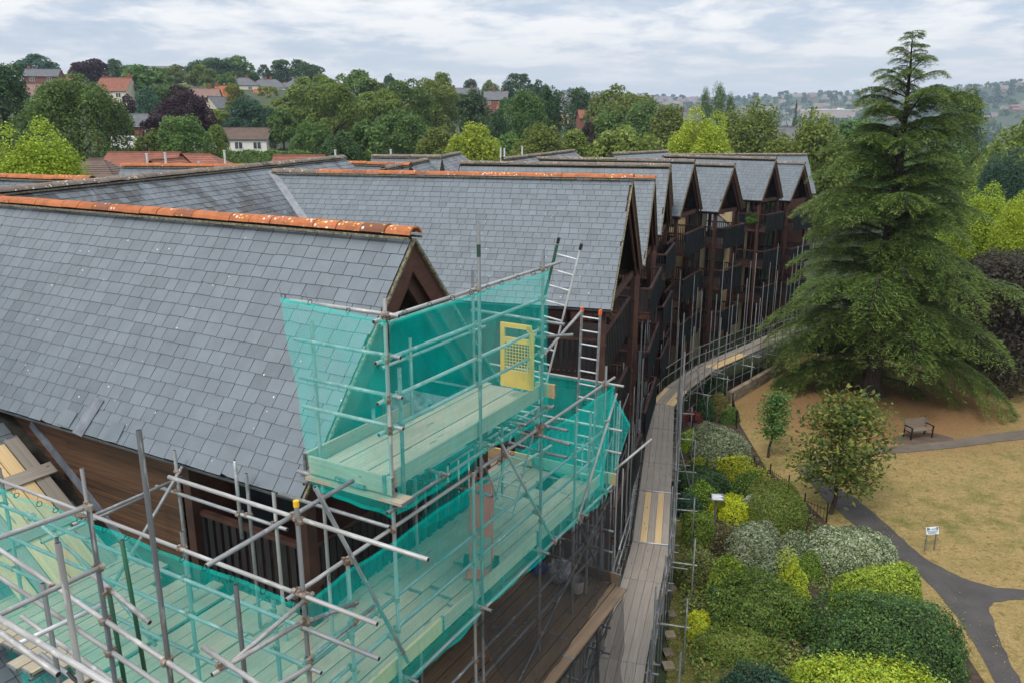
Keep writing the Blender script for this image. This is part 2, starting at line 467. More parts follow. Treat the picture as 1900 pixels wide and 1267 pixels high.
def lawn_mat():
    k = NT('dry lawn'); g = k.n('ShaderNodeNewGeometry'); w = g.outputs['Position']
    big = k.noise(w, 0.16, 5, 0.6, 0.4); mid = k.noise(w, 0.9, 6, 0.7); fine = k.noise(w, 9, 5, 0.75)
    col = k.ramp(fine, [(0.28, (0.19, 0.130, 0.050)), (0.5, (0.300, 0.217, 0.092)), (0.75, (0.40, 0.310, 0.150))])
    green = k.math('MULTIPLY', k.ramp(mid, [(0.42, 0.0), (0.62, 1.0)]), k.ramp(big, [(0.40, 0.25), (0.60, 0.95)]))
    col = k.mix(green, col, k.ramp(fine, [(0.3, (0.085, 0.085, 0.022)), (0.7, (0.20, 0.19, 0.060))]))
    tuft = k.noise(w, 3.4, 5, 0.7, 0.5)
    col = k.mix(k.math('MULTIPLY', k.ramp(tuft, [(0.54, 0.0), (0.66, 1.0)]), 0.75), col, (0.125, 0.095, 0.035))
    col = k.mix(k.math('MULTIPLY', k.ramp(tuft, [(0.30, 1.0), (0.42, 0.0)]), 0.5), col, (0.42, 0.32, 0.15))
    mp = k.n('ShaderNodeMapping', vector_type='TEXTURE'); mp.inputs['Location'].default_value = (19.5, 41.5, 0); mp.inputs['Scale'].default_value = (9.5, 7.5, 30)
    k.t.links.new(w, mp.inputs[0])
    ln = k.n('ShaderNodeVectorMath', operation='LENGTH'); k.t.links.new(mp.outputs[0], ln.inputs[0])
    litter = k.ramp(k.math('ADD', ln.outputs['Value'], k.math('MULTIPLY', k.math('SUBTRACT', mid, 0.5), 0.7)), [(0.55, 0.9), (1.15, 0.0)])
    col = k.mix(litter, col, k.ramp(fine, [(0.3, (0.17, 0.090, 0.040)), (0.7, (0.29, 0.170, 0.085))]))
    return k.pbr(col, 0.95, 0, 0.1, k.bump(fine, 0.05))
LAWN = lawn_mat()
SOIL = simple('garden soil', (0.085, 0.058, 0.038), (0.035, 0.026, 0.018), 3.5, 0.95, bump=0.05)
TURF = simple('mossy turf', (0.155, 0.155, 0.035), (0.060, 0.062, 0.018), 2.2, 0.95, bump=0.04)
PATHM = simple('asphalt path', (0.079, 0.072, 0.070), (0.052, 0.048, 0.047), 1.2, 0.9, bump=0.01)
PATHF = simple('dusty far path', (0.150, 0.125, 0.100), (0.105, 0.085, 0.068), 1.2, 0.9)
DIRT = simple('worn earth', (0.125, 0.088, 0.062), (0.075, 0.052, 0.038), 1.6, 0.95)
PAVE = simple('patio paving', (0.26, 0.23, 0.19), (0.14, 0.12, 0.10), 1.4, 0.9)
def gp(*pts): return [G(x, y) for x, y in pts]
lawn_edge = gp((1395, 700), (1345, 748), (1375, 790), (1420, 865), (1500, 935), (1540, 975), (1640, 1062), (1720, 1125), (1790, 1210), (1850, 1300))
sheet('lawn', lawn_edge + [Vector((40, 10, 0)), Vector((60, 40, 0)), Vector((52, 66, 0)), Vector((24, 60, 0))], LAWN, 0.0)
sheet('garden_bed', gp((1395, 700), (1345, 748), (1375, 790), (1420, 865), (1500, 935), (1540, 975), (1640, 1062), (1720, 1125), (1790, 1210), (1850, 1300), (1700, 1420), (1290, 1420), (1262, 1240), (1262, 1000), (1258, 860), (1262, 780), (1300, 720)), SOIL, 0.004)
sheet('turf', gp((1180, 1460), (1236, 1267), (1245, 1100), (1243, 960), (1275, 960), (1265, 1120), (1330, 1200), (1460, 1262), (1480, 1330), (1400, 1460)), TURF, 0.008)
sheet('patio', [W(12, 9, 0), W(12, 5.6, 0), W(22, 7.0, 0), W(30, 9.2, 0), W(36, 11.0, 0), W(34, 14, 0), W(24, 13, 0)], PAVE, 0.012)
def path_outline(c, w):
    L_, R_ = [], []
    for i, p in enumerate(c):
        a = c[max(i - 1, 0)]; b = c[min(i + 1, len(c) - 1)]
        d = Vector((b - a)[:2]).normalized(); n = Vector((-d.y, d.x, 0)) * w / 2
        L_.append(p + n); R_.append(p - n)
    return L_, R_
def ribbon(name, left, right, mat, z):
    def fine(e):
        o = []
        for a, c in zip(e[:-1], e[1:]):
            m_ = max(2, int((c - a).length / .35))
            o += [a.lerp(c, i / m_) + Vector((random.gauss(0, .02), random.gauss(0, .02), 0)) for i in range(m_)]
        return o + [e[-1]]
    k_ = 60
    def even(e):
        e = fine(e); return [e[min(int(i * (len(e) - 1) / k_), len(e) - 1)] for i in range(k_ + 1)]
    left, right = even(left), even(right)
    b = MB(); n = len(left)
    b.add([(p[0], p[1], z) for p in left] + [(p[0], p[1], z) for p in right], [(i, i + 1, n + i + 1, n + i) for i in range(n - 1)])
    o = b.obj(name, mat)
    if o.data.polygons[0].normal.z < 0: o.data.flip_normals()
    return tag(o, kind='structure')
mainL = gp((1478, 862), (1500, 893), (1525, 920), (1572, 962), (1630, 1008), (1690, 1052), (1735, 1095), (1775, 1145), (1815, 1205), (1850, 1275), (1870, 1330))
mainR = gp((1496, 866), (1530, 893), (1590, 925), (1640, 968), (1685, 1010), (1725, 1042), (1780, 1068), (1835, 1125), (1852, 1185), (1890, 1255), (1910, 1310))
ribbon('path', mainL, mainR, PATHM, 0.016)
ribbon('path', gp((1725, 1042), (1760, 1062), (1800, 1077), (1850, 1090), (1930, 1097), (2050, 1100), (3000, 1112)), gp((1790, 1130), (1835, 1125), (1845, 1118), (1870, 1113), (1935, 1113), (2050, 1116), (3000, 1130)), PATHM, 0.020)
ribbon('path', gp((1630, 830), (1690, 825), (1760, 818), (1830, 806), (1900, 798), (2000, 780), (2600, 700)), gp((1630, 841), (1690, 839), (1760, 832), (1830, 823), (1900, 814), (2000, 795), (2600, 712)), PATHF, 0.024)
sheet('path', gp((1480, 868), (1520, 850), (1580, 842), (1640, 832), (1640, 841), (1580, 853), (1525, 866), (1500, 878)), PATHF, 0.028)
sheet('bench_ground', gp((1650, 812), (1690, 802), (1735, 803), (1768, 812), (1775, 822), (1730, 829), (1670, 826)), DIRT, 0.012)

# ------------------------------------------------------------------ the apartment crescent
def local(apex, th):
    s, c = math.sin(math.radians(th)), math.cos(math.radians(th))
    g, r = Vector((s, c, 0)), Vector((-c, s, 0))
    def f(u, v, z): return Vector((apex[0] + g.x * u + r.x * v, apex[1] + g.y * u + r.y * v, z))
    return f, g, r
def slate_mesh(name, L, chip, mat):
    b = MB(); t, e = 0.016, 0.012
    y0 = [0, 0]; x = [(0, chip[0]), (1, chip[1])]
    top = [(0, chip[0], 0), (0.5, 0, 0), (1, chip[1], 0), (1, L, 0), (0, L, 0)]
    zt = lambda y: t + e * (1 - y / L) + 0.004
    T_ = [(p[0], p[1], zt(p[1])) for p in top]; B_ = [(p[0], p[1], zt(p[1]) - t) for p in top]
    b.add(T_ + B_, [(0, 1, 2, 3, 4)], 0)
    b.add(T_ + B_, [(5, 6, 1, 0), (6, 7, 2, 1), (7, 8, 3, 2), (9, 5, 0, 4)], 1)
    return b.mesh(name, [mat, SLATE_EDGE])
_sm = {}
def slate_meshes(L, mat):
    k = (round(L, 3), mat.name)
    if k not in _sm:
        _sm[k] = [slate_mesh('slate', L, c, mat) for c in ((0, 0), (0, 0), (0.0, 0.004), (0.006, 0), (0.0, 0.02))]
    return _sm[k]
def slate_field(roof, e0, sd, ud, s0, s1, slope_len, gauge, wr, mat, nparts, keep=None, jit=1.0, s_off=0.0):
    """courses of slates on a plane: e0 eave origin, sd along the eave, ud up the slope"""
    nr = sd.cross(ud).normalized()
    if nr.z < 0: nr = -nr; flip = True
    else: flip = False
    L = gauge + 0.05
    items = []
    rows = int(slope_len / gauge)
    for i in range(rows):
        v = i * gauge
        s = s0 - random.uniform(0.02, wr[0])
        while s < s1:
            w = random.uniform(*wr)
            a, b_ = max(s, s0), min(s + w - 0.009, s1)
            s += w
            if b_ - a < 0.06: continue
            vj = v + random.gauss(0, 0.0035) * jit
            p = e0 + sd * a + ud * vj
            mid = p + sd * (b_ - a) / 2 + ud * gauge * 0.5
            if keep and not keep(mid): continue
            items.append((mid, p, b_ - a, random.gauss(0, 0.006) * jit, random.gauss(0, 0.002) * jit))
    cp_ = Vector((0, 0, H))
    if nparts:
        def seen(m):
            d = m - cp_; dep = d.y * CP - d.z * SP
            x = 950 + 1477 * d.x / dep; y = 633 - 1477 * (d.y * SP + d.z * CP) / dep
            return dep + (0 if -10 < x < 1910 and -10 < y < 1277 else 1000)
        items.sort(key=lambda q: seen(q[0]))
    ms = slate_meshes(L, mat)
    big = MB()
    for k, (mid, p, w, rot, tilt) in enumerate(items):
        x = (sd * math.cos(rot) + ud * math.sin(rot)); y = (ud * math.cos(rot) - sd * math.sin(rot))
        n2 = (nr + ud * tilt * 3).normalized()
        M = Matrix(((x.x * w, y.x, n2.x, p.x), (x.y * w, y.y, n2.y, p.y), (x.z * w, y.z, n2.z, p.z), (0, 0, 0, 1)))
        me = ms[0] if random.random() < 0.8 else random.choice(ms)
        if k < nparts:
            o = bpy.data.objects.new('slate', me); COL.objects.link(o); o.parent = roof
            o.matrix_basis = M
        else:
            base = len(big.v)
            big.v += [tuple(M @ q.co) for q in me.vertices]
            for pg in me.polygons:
                big.f.append(tuple(base + i for i in pg.vertices)); big.m.append(pg.material_index)
    if len(items) > nparts:
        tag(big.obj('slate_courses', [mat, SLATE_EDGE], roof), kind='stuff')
def ridge_mesh(name, L, r, mat):
    b = MB(); n = 8; prof = []
    for rr in (r, r - 0.022):
        prof.append([(rr * math.sin(a) * 1.0, rr * math.cos(a) * 0.9 - 0.03) for a in np.linspace(-1.35, 1.35, n)])
    o, i_ = prof; vs = []
    for x, sc_ in ((0, 1.035), (0.05, 1.035), (0.055, 1.0), (L, 1.0)):
        vs += [(x, p[0] * sc_, p[1] * sc_) for p in o]
    fs = [(k * n + j, k * n + j + 1, (k + 1) * n + j + 1, (k + 1) * n + j) for k in range(3) for j in range(n - 1)]
    m = len(vs)
    vs += [(0, p[0], p[1]) for p in i_] + [(L, p[0], p[1]) for p in i_]
    fs += [(m + j, m + j + 1, j + 1, j) for j in range(n - 1)] + [(3 * n + j, 3 * n + j + 1, m + n + j + 1, m + n + j) for j in range(n - 1)]
    b.add(vs, fs); return b.mesh(name, mat, smooth=False)
_rm = {}
def ridge(roof, p, q, mats, tile=0.45, r=0.155, parts=True):
    """row of clay ridge tiles from p to q; mats = function of the distance along it"""
    d = q - p; n = max(1, round(d.length / tile)); st = d / n; dn = d.normalized()
    y = Vector((0, 0, 1)).cross(dn).normalized(); z = dn.cross(y)
    b = MB()
    for sg in (-1, 1):
        a = y * sg * (r * 0.98)
        b.box(p + a - y * 0.014 - z * 0.06, d, y * 0.028, z * 0.034)
    b.obj('ridge_mortar', MORTAR, roof)
    for i in range(n):
        mt = mats(i * tile)
        k = (mt.name, round(st.length, 2), r)
        if k not in _rm: _rm[k] = ridge_mesh('ridge_tile', st.length - 0.006, r, mt)
        o = bpy.data.objects.new('ridge_tile', _rm[k]); COL.objects.link(o); o.parent = roof
        pp = p + st * i + z * random.gauss(0.012, 0.006) + y * random.gauss(0, 0.006)
        yy = (y + dn * random.gauss(0, 0.012)).normalized()
        xx = yy.cross(z).normalized(); z2 = xx.cross(yy)
        o.matrix_basis = Matrix(((xx.x, yy.x, z2.x, pp.x), (xx.y, yy.y, z2.y, pp.y), (xx.z, yy.z, z2.z, pp.z), (0, 0, 0, 1)))
WINGS = {}
SPINES = {}
class Plane:
    def __init__(s, p, n): s.p, s.n = p, n.normalized()
    def side(s, q): return (q - s.p).dot(s.n)
def valley(parent, P1, P2, p_from, length, name='valley_lead', w=0.2):
    d = P1.n.cross(P2.n).normalized()
    if d.z > 0: d = -d
    b = MB(); up = (P1.n + P2.n).normalized(); x = d.cross(up).normalized()
    b.box(p_from - x * w / 2 + up * 0.06, x * w, d * length, up * 0.04)
    b.obj(name, VALLEY, parent)
def spine(block, name, r0, r1, zr, run, slope, mat, nparts=0, gauge=0.215, ridge_m=None, back=6.0, others=()):
    """the roof that runs along behind the wings"""
    za, zb_ = zr if isinstance(zr, tuple) else (zr, zr)
    r0, r1 = Vector((r0[0], r0[1], za)), Vector((r1[0], r1[1], zb_))
    sd = (r1 - r0).normalized(); dn = Vector((sd.y, -sd.x, 0)).normalized()
    k = math.hypot(1, slope); ud = (-dn + Vector((0, 0, slope))) / k
    Ls = (r1 - r0).length; e0 = r0 + dn * run - Vector((0, 0, slope * run))
    nrm = sd.cross(ud); nrm = nrm if nrm.z > 0 else -nrm
    pl = Plane(r0, nrm); SPINES[name] = pl
    b = MB()
    bk = -dn * back - Vector((0, 0, slope * back))
    b.add([r0, r1, r1 + bk, r0 + bk, e0, e0 + sd * Ls], [(0, 1, 2, 3), (4, 5, 1, 0)])
    b.add([r0 + bk, r0, e0, Vector((e0.x, e0.y, 0)), Vector(((r0 + bk).x, (r0 + bk).y, 0))], [(0, 1, 2, 3, 4)])
    c_ = [r1 + bk, r1, e0 + sd * Ls]
    b.add([c_[0], c_[1], c_[2], Vector((c_[2].x, c_[2].y, 0)), Vector((c_[0].x, c_[0].y, 0))], [(4, 3, 2, 1, 0)])
    f0 = e0 - dn * 0.4
    b.add([f0, f0 + sd * Ls, f0 + sd * Ls - Vector((0, 0, f0.z)), f0 - Vector((0, 0, f0.z))], [(3, 2, 1, 0)])
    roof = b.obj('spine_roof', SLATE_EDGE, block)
    wings = [WINGS[o] for o in others]
    def keep(m):
        for (f, g, r, ap, half, zr_, ze, Lw) in wings:
            q = m - Vector((ap[0], ap[1], m.z)); u, v = q.dot(g), q.dot(r)
            if -0.2 < v < Lw - .1 and abs(u) < half and m.z < zr_ - abs(u) * (zr_ - ze) / half - 0.06: return False
        return True
    slate_field(roof, e0, sd, ud, 0, Ls, run * k, gauge, (0.22, 0.34), mat, nparts, keep)
    ridge(roof, r0 + Vector((0, 0, 0.03)), r1 + Vector((0, 0, 0.03)), ridge_m or (lambda s: GREYR))
    return roof, pl

def balcony(block, f, half, z, depth, near, solid=True, toph=1.05):
    """railed balcony under a gable; z = its floor"""
    u0, u1 = -half + 0.33, half - 0.33; v0, v1 = 0.25 if near else -0.32, depth
    b = MB()
    def bx(u, v, z0, du, dv, dz, m=0):
        o = f(u, v, z0); b.box(o, f(u + du, v, z0) - o, f(u, v + dv, z0) - o, Vector((0, 0, dz)), m)
    bx(u0 + .04, v0 + .04, z - 0.22, u1 - u0 - .08, v1 - v0, 0.22)
    for (u, v, du, dv) in ((u0 - .02, v0 - .02, u1 - u0 + .04, 0.09), (u0 - .02, v0 + .075, 0.09, v1 - v0 - .08), (u1 - .07, v0 + .075, 0.09, v1 - v0 - .08)):
        bx(u, v, z + toph - .07, du, dv, 0.07); bx(u + .012, v + .012, z + 0.04, du - .024, dv - .024, 0.05)
        bx(u + .015, v + .015, z - .2, du - .03, dv - .03, .16)
    bal = b.obj('balcony', BROWN, block)
    def slat(u, v, du, dv, z0, z1, mt, join=None):
        o = f(u, v, z0)
        bb = join or MB()
        bb.box(o, f(u + du, v, z0) - o, f(u, v + dv, z0) - o, Vector((0, 0, z1 - z0)))
        if join is None: bb.obj('slat', mt, bal)
    jn = None if near else MB()
    n = int((u1 - u0) / 0.17)
    fj = MB()
    if solid and not near:
        for i in range(n + 1):
            w = (u1 - u0) / (n + 1)
            slat(u0 + i * w + .014, v0 - .045 - .012 * (i % 2), w - .028, 0.025, z - 0.25, z + toph - .10, BLACKP, fj)
        fj.obj('front_panel', BLACKP, bal)
    else:
        for i in range(n + 1):
            slat(u0 + i * (u1 - u0) / (n + 1) + .03, v0 - .04 + (0.02 if i % 2 else 0), 0.105, 0.022, z - 0.22, z + toph - .05, BLACKS, jn if not near else None)
    n = int((v1 - v0) / (0.17 if near else 0.13))
    for u in ((u0 - .03, u1 + .005) if not near else (u0 - .03,)):
        for i in range(n):
            slat(u + .022, v0 + .1 + i * (v1 - v0 - .1) / n, 0.022, 0.10 if near else 0.035, z - (0.22 if near else -.08), z + toph - .06, BLACKS, jn)
    if jn is not None and jn.v: tag(jn.obj('balusters', BLACKS, bal), kind='stuff')
    return bal
def door(block, f, u, v, z, w, h, axis):
    """glazed door with a brown frame; axis 'u' lies across the front, 'v' on a side wall facing -u"""
    b, p = MB(), MB()
    def bx(m, a, c, z0, da, dz, t0, t1):
        if axis == 'u': o = f(u + a, v + t0, z + z0); m.box(o, f(u + a + da, v + t0, z + z0) - o, f(u + a, v + t1, z + z0) - o, Vector((0, 0, dz)))
        else: o = f(u + t0, v + a, z + z0); m.box(o, f(u + t0, v + a + da, z + z0) - o, f(u + t1, v + a, z + z0) - o, Vector((0, 0, dz)))
    for a, da in ((0, .08), (w / 2 - .05, .1), (w - .08, .08)): bx(b, a, 0, 0, da, h, -.05, .05)
    bx(b, .08, 0, h - .08, w / 2 - .13, .08, -.045, .045); bx(b, w / 2 + .05, 0, h - .08, w / 2 - .13, .08, -.045, .045)
    bx(b, .08, 0, 0, w / 2 - .13, .1, -.045, .045); bx(b, w / 2 + .05, 0, 0, w / 2 - .13, .1, -.045, .045)
    fr = b.obj('door', BROWN, block)
    bx(p, .08, 0, .1, w / 2 - .13, h - .18, -.01, .01); bx(p, w / 2 + .05, 0, .1, w / 2 - .13, h - .18, -.01, .01)
    p.obj('pane', GLASS, fr)
def wing(name, label, ap, th, half, zr, ze, Lr, gauge, nparts, rmat, rlen=None, near=False, plane=None, wr=(0.23, 0.36), floors=3, clad=None, balc=True):
    f, g, r = local(ap, th); WINGS[name] = (f, g, r, ap, half, zr, ze, Lr)
    blk = thing('apartment_block', label, 'apartment block', f(0, 0, 0), 0, 'gabled blocks of the apartment crescent')
    rise = zr - ze; slope = rise / half; k = math.hypot(1, slope)
    # ---- roof: deck under the slates
    b = MB()
    for sg in (-1, 1):
        p = [f(0, -0.02, zr), f(0, Lr, zr), f(sg * half, Lr, ze), f(sg * half, -0.02, ze)]
        n = (p[1] - p[0]).cross(p[3] - p[0]).normalized(); n = n if n.z > 0 else -n
        b.add([q for q in p] + [q - n * 0.10 for q in p], [(0, 1, 2, 3), (4, 7, 6, 5), (0, 3, 7, 4), (3, 2, 6, 7), (1, 2, 6, 5)])
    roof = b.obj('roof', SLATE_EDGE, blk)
    ud = (g + Vector((0, 0, slope))) / k
    e0 = f(-half - 0.05, -0.06, ze - 0.05 * slope)
    keep = (lambda m: plane.side(m) > -0.03) if plane else None
    slate_field(roof, e0, r, ud, 0, Lr, half * k + 0.05, gauge, wr, SLATE, nparts, keep)
    # far slope: one course of slates shows along the verge
    fj = MB(); ud2 = (-g + Vector((0, 0, slope))) / k
    e1 = f(half + 0.05, -0.07, ze - 0.05 * slope); n2 = (g * slope + Vector((0, 0, 1))).normalized()
    for i in range(int(half * k / gauge)):
        fj.box(e1 + ud2 * i * gauge + n2 * 0.01, r * 0.3, ud2 * (gauge + .03), n2 * 0.02)
    tag(fj.obj('slate_courses', [SLATE], roof), kind='stuff')
    ridge(roof, f(0, -0.10, zr + 0.035), f(0, rlen or Lr, zr + 0.035), rmat)
    # ---- verge mortar with moss
    b = MB()
    for sg in (-1, 1):
        a, c = f(0, -0.075, zr - .03), f(sg * (half + .04), -0.075, ze - .08)
        b.bar(a, c, 0.05, 0.035, (0, 0, 1))
    b.obj('verge', MORTAR, roof)
    # ---- bargeboards and the inner A-frame
    for sg in (-1, 1):
        b = MB(); d = (f(sg * (half + .03), 0, ze - .03 * slope) - f(0, 0, zr)).normalized(); dn = d.cross(r).normalized(); dn = dn if dn.z < 0 else -dn
        Lb = (half + .03) * k
        cut = 0.30 * slope        # plumb cut where the two boards meet
        o = f(0, -0.045, zr - 0.03)
        b.add([o, o + d * Lb, o + d * Lb + dn * .30, o + Vector((0, 0, -.30 * k)), o + r * .035, o + d * Lb + r * .035, o + d * Lb + dn * .30 + r * .035, o + Vector((0, 0, -.30 * k)) + r * .035],
              [(0, 1, 2, 3), (7, 6, 5, 4), (0, 4, 5, 1), (1, 5, 6, 2), (2, 6, 7, 3), (3, 7, 4, 0)])
        b.obj('bargeboard', BROWN_L, blk)
        b = MB(); o = f(0, 0.06, zr - 0.22)
        b.add([o, o + d * Lb * .93, o + d * Lb * .93 + dn * .34, o + Vector((0, 0, -.34 * k)), o + r * .06, o + d * Lb * .93 + r * .06, o + d * Lb * .93 + dn * .34 + r * .06, o + Vector((0, 0, -.34 * k)) + r * .06],
              [(0, 1, 2, 3), (7, 6, 5, 4), (0, 4, 5, 1), (1, 5, 6, 2), (2, 6, 7, 3), (3, 7, 4, 0)])
        b.obj('gable_frame', BROWN, blk)
    # ---- gable boarding set back under the verge
    v_g = 1.25 if near else 0.9
    b = MB(); y = ze + 0.02; m = 0
    while y < zr - 0.25:
        hw = (zr - 0.14 - y) / slope; hw2 = max((zr - 0.14 - y - .14) / slope, 0)
        b.add([f(-hw, v_g, y), f(hw, v_g, y), f(hw2, v_g - .0, y + .14), f(-hw2, v_g, y + .14), f(-hw, v_g - .018, y)  , f(hw, v_g - .018, y)], [(4, 5, 2, 3), (0, 1, 5, 4)])
        y += 0.145
    b.obj('gable_boarding', BROWN_L, blk)
    b = MB(); b.box(f(-half + .2, v_g, ze - .02), f(half - .2, v_g, ze) - f(-half + .2, v_g, ze), r * 1.7, Vector((0, 0, .03)))
    b.obj('soffit', BROWN, blk)
    # ---- eaves: fascia and gutter on the near side
    b = MB(); o = f(-half + .06, 0.02, ze - .16); b.box(o, g * .03, r * (Lr - .1), Vector((0, 0, .16))); b.obj('fascia', BROWN_L, blk)
    b = MB()
    n = 10; a0 = f(-half - .02, -0.06, ze - .06); a1 = f(-half - .02, Lr, ze - .06)
    prof = [(-.065 * math.cos(t), -.065 * math.sin(t)) for t in np.linspace(0, math.pi, 7)] + [(.055 * math.cos(t), -.055 * math.sin(t)) for t in np.linspace(0, math.pi, 7)]
    vs = [a + g * q[0] + Vector((0, 0, q[1])) for a in (a0, a1) for q in prof]; m = len(prof)
    b.add(vs, [(i, (i + 1) % m, m + (i + 1) % m, m + i) for i in range(m)] + [tuple(range(m)), tuple(range(m, 2 * m))])
    b.obj('gutter', GUTTER, blk)
    # ---- walls
    D_ = 2.65 if near else 2.2
    b = MB()
    def wallbox(u0, v0, z0, u1, v1, z1, m):
        o = f(u0, v0, z0); b.box(o, f(u1, v0, z0) - o, f(u0, v1, z0) - o, Vector((0, 0, z1 - z0)), m)
    wallbox(-half + .36, D_, 0, half - .36, Lr, ze + .3, 0)
    b.obj('wall', BROWN_L if near or name in ('G', 'B2', 'C2') else CREAM, blk)
    # ---- corner posts, rails and balconies
    if balc:
        for u in (-half + .28, half - .28):
            for dv in (0.12,):
                b = MB(); o = f(u - .09, dv, 0); b.box(o, g * .18, r * .18, Vector((0, 0, ze - .02)))
                for zz_ in np.arange(1.2, ze - .5, 1.3):
                    o = f(u - .13, dv - .03, zz_); b.box(o, g * .26, r * .05, Vector((0, 0, .07)))
                b.obj('post', BROWN, blk)
            b = MB(); o = f(u - .08, D_ - .25, 0); b.box(o, g * .16, r * .16, Vector((0, 0, ze - .02))); b.obj('post', BROWN, blk)
        b = MB()
        for u in (-half + .3, half - .3): b.bar(f(u, .2, ze - .14), f(u, D_, ze - .14), .1, .2)
        b.bar(f(-half + .3, .2, ze - .13), f(half - .3, .2, ze - .13), .09, .22); b.obj('eave_beam', BROWN, blk)
        for i in range(floors):
            zf = ze - 2.05 - 2.55 * i
            if zf < 1.6: break
            balcony(blk, f, half, zf, D_, near and i < 2, solid=not near)
            door(blk, f, -half * .55, D_ - .03, zf + .02, min(1.7, half), 2.0, 'u')
            if not near:
                b = MB(); o = f(-half + .36, D_ + .7, zf + .9); b.box(f(-half + .33, D_ + .6, zf + .85), g * .02, r * 1.1, Vector((0, 0, 1.15))); w_ = b.obj('window', BROWN, blk)
                b = MB(); b.box(f(-half + .32, D_ + .66, zf + .91), g * .012, r * .98, Vector((0, 0, 1.03))); b.obj('pane', GLASS, w_)
    if clad:                       # timber boarding on the near side wall, board by board
        v0, v1, z0, z1 = clad; n = int((z1 - z0) / 0.145)
        for i in range(n):
            zb = z0 + i * .145
            vv = v0
            while vv < v1:
                ln = min(random.uniform(2.2, 4.2), v1 - vv); b = MB()
                o = f(-half + .30, vv + .003, zb)
                b.add([o, o + r * (ln - .006), o + r * (ln - .006) + g * .012 + Vector((0, 0, .155)), o + g * .012 + Vector((0, 0, .155)), o + g * .05, o + r * (ln - .006) + g * .05],
                      [(0, 3, 2, 1), (0, 1, 5, 4)])
                ob = b.obj('cladding_board', CEDAR, blk); vv += ln
    return blk, f, g, r, roof

# spine planes are needed before the wings that run into them
def plane_of(r0, r1, zr, slope):
    za, zb_ = zr if isinstance(zr, tuple) else (zr, zr)
    r0, r1 = Vector((*r0, za)), Vector((*r1, zb_)); sd = (r1 - r0).normalized(); dn = Vector((sd.y, -sd.x, 0)).normalized()
    n = sd.cross(-dn + Vector((0, 0, slope))); return Plane(r0, n if n.z > 0 else -n)
S0 = (W(-3, 18.8, 0)[:2], W(9.2, 18.8, 0)[:2]); S1 = ((-11.5, 17.6), (-7.0, 33.9)); S2 = ((-5.2, 33), (-3.4, 53)); S3 = ((-.5, 44.2), (4.5, 59.7)); S4 = ((6.9, 57), (12.1, 63.6))
SL = 0.70
PL1 = plane_of(*S1, (13.55, 13.71), SL); PL2 = plane_of(*S2, 13.30, SL); PL3 = plane_of(*S3, 13.25, SL); PL4 = plane_of(*S4, 13.1, SL)
PL0 = plane_of(*S0, 13.55, SL)
terra = lambda s: TERRA_L if s < 3.6 else TERRA
terraB = lambda s: TERRA_L if s < 5.0 else (TERRA if s < 10.6 else GREYR)
grey = lambda s: GREYR
apA = W(9.13, 6.91, 0)
A = wing('A', 'nearest block, slate gable roof with an orange ridge running to the left edge', apA, 29.8, 2.46, 13.48, 10.53, 12.6, 0.212, 300, terra, near=True, plane=PL0, clad=(2.75, 8.4, 6.4, 10.35))
B = wing('B', 'second block, wide slate roof with a straight orange ridge behind the ladders', (3.60, 24.62), 16, 3.41, 13.45, 10.19, 12.3, 0.215, 300, terraB, near=True, plane=PL1)
B2 = wing('B2', 'block showing a narrow strip of slates just past the second gable', (5.75, 33.0), 15, 2.8, 12.93, 9.9, 9.0, 0.215, 0, terra, plane=PL2)
C1 = wing('C', 'block with a long grey ridge behind the orange one, gable almost edge on', (7.6, 39.6), 17, 2.4, 13.12, 10.15, 10.8, 0.215, 0, grey, plane=PL2)
C2 = wing('C2', 'small dark gable squeezed between the long grey ridge and the next gable', (8.25, 42.6), 20, 1.9, 12.9, 10.15, 7.0, 0.215, 0, grey)
D1 = wing('D', 'block with the first open dark gable and stacked balconies beyond the edge-on roofs', (10.1, 45.4), 27.5, 2.34, 13.09, 10.35, 10.0, 0.215, 0, grey, plane=PL3)
E1 = wing('E', 'block with timber backed balconies between two taller gables', (13.3, 48.9), 38.7, 1.87, 12.72, 10.17, 8.0, 0.215, 0, grey)
F1 = wing('F', 'block with a tall gable left of the big conifer and plants on its balcony', (18.15, 56.3), 41, 1.75, 12.81, 10.17, 11.0, 0.215, 0, grey, plane=PL4)
G1 = wing('G', 'last block in view, gable half hidden by the conifer', (21.6, 60.3), 42, 2.0, 12.31, 9.8, 8.0, 0.215, 0, grey)
def sub(block_tuple): return block_tuple[0]
spine(sub(A), 'S0', *S0, 13.55, 9.7, SL, SLATE, 60, others=('A',))
spine(sub(B), 'S1', *S1, (13.55, 13.71), 9.7, SL, SLATE_W, 300, others=('A', 'B'))
spine(sub(C1), 'S2', *S2, 13.30, 8.0, SL, SLATE_W, 0, others=('B', 'B2', 'C'))
spine(sub(D1), 'S3', *S3, 13.25, 7.5, SL, SLATE_W, 0, others=('C', 'C2', 'D'))
spine(sub(F1), 'S4', *S4, 13.1, 7.0, SL, SLATE, 0, others=('D', 'E', 'F'))
# lead valleys where the wing roofs run into the long roof
def wing_plane(n):
    f, g, r, ap, half, zr, ze, _ = WINGS[n]
    return Plane(f(0, 0, zr), (-g * ((zr - ze) / half) + Vector((0, 0, 1)))), f, r, zr
for blk, wn_, pl in ((B, 'B', PL1),):
    wp, f, r, zr = wing_plane(wn_)
    p0 = f(0, 0, zr); t = -pl.side(p0) / r.dot(pl.n)
    valley(sub(blk), wp, pl, p0 + r * t, 6.0, w=.26)
# lead flashing down the boarded wall of the nearest block, over the lower roof
f = A[1]
b = MB()
pa, pb = W(6.955, 13.4, -4.86), W(6.955, 9.3, -7.95)
b.bar(pa, pb, 0.03, 0.16, (0, 0, 1)); b.obj('flashing', LEAD, sub(A))
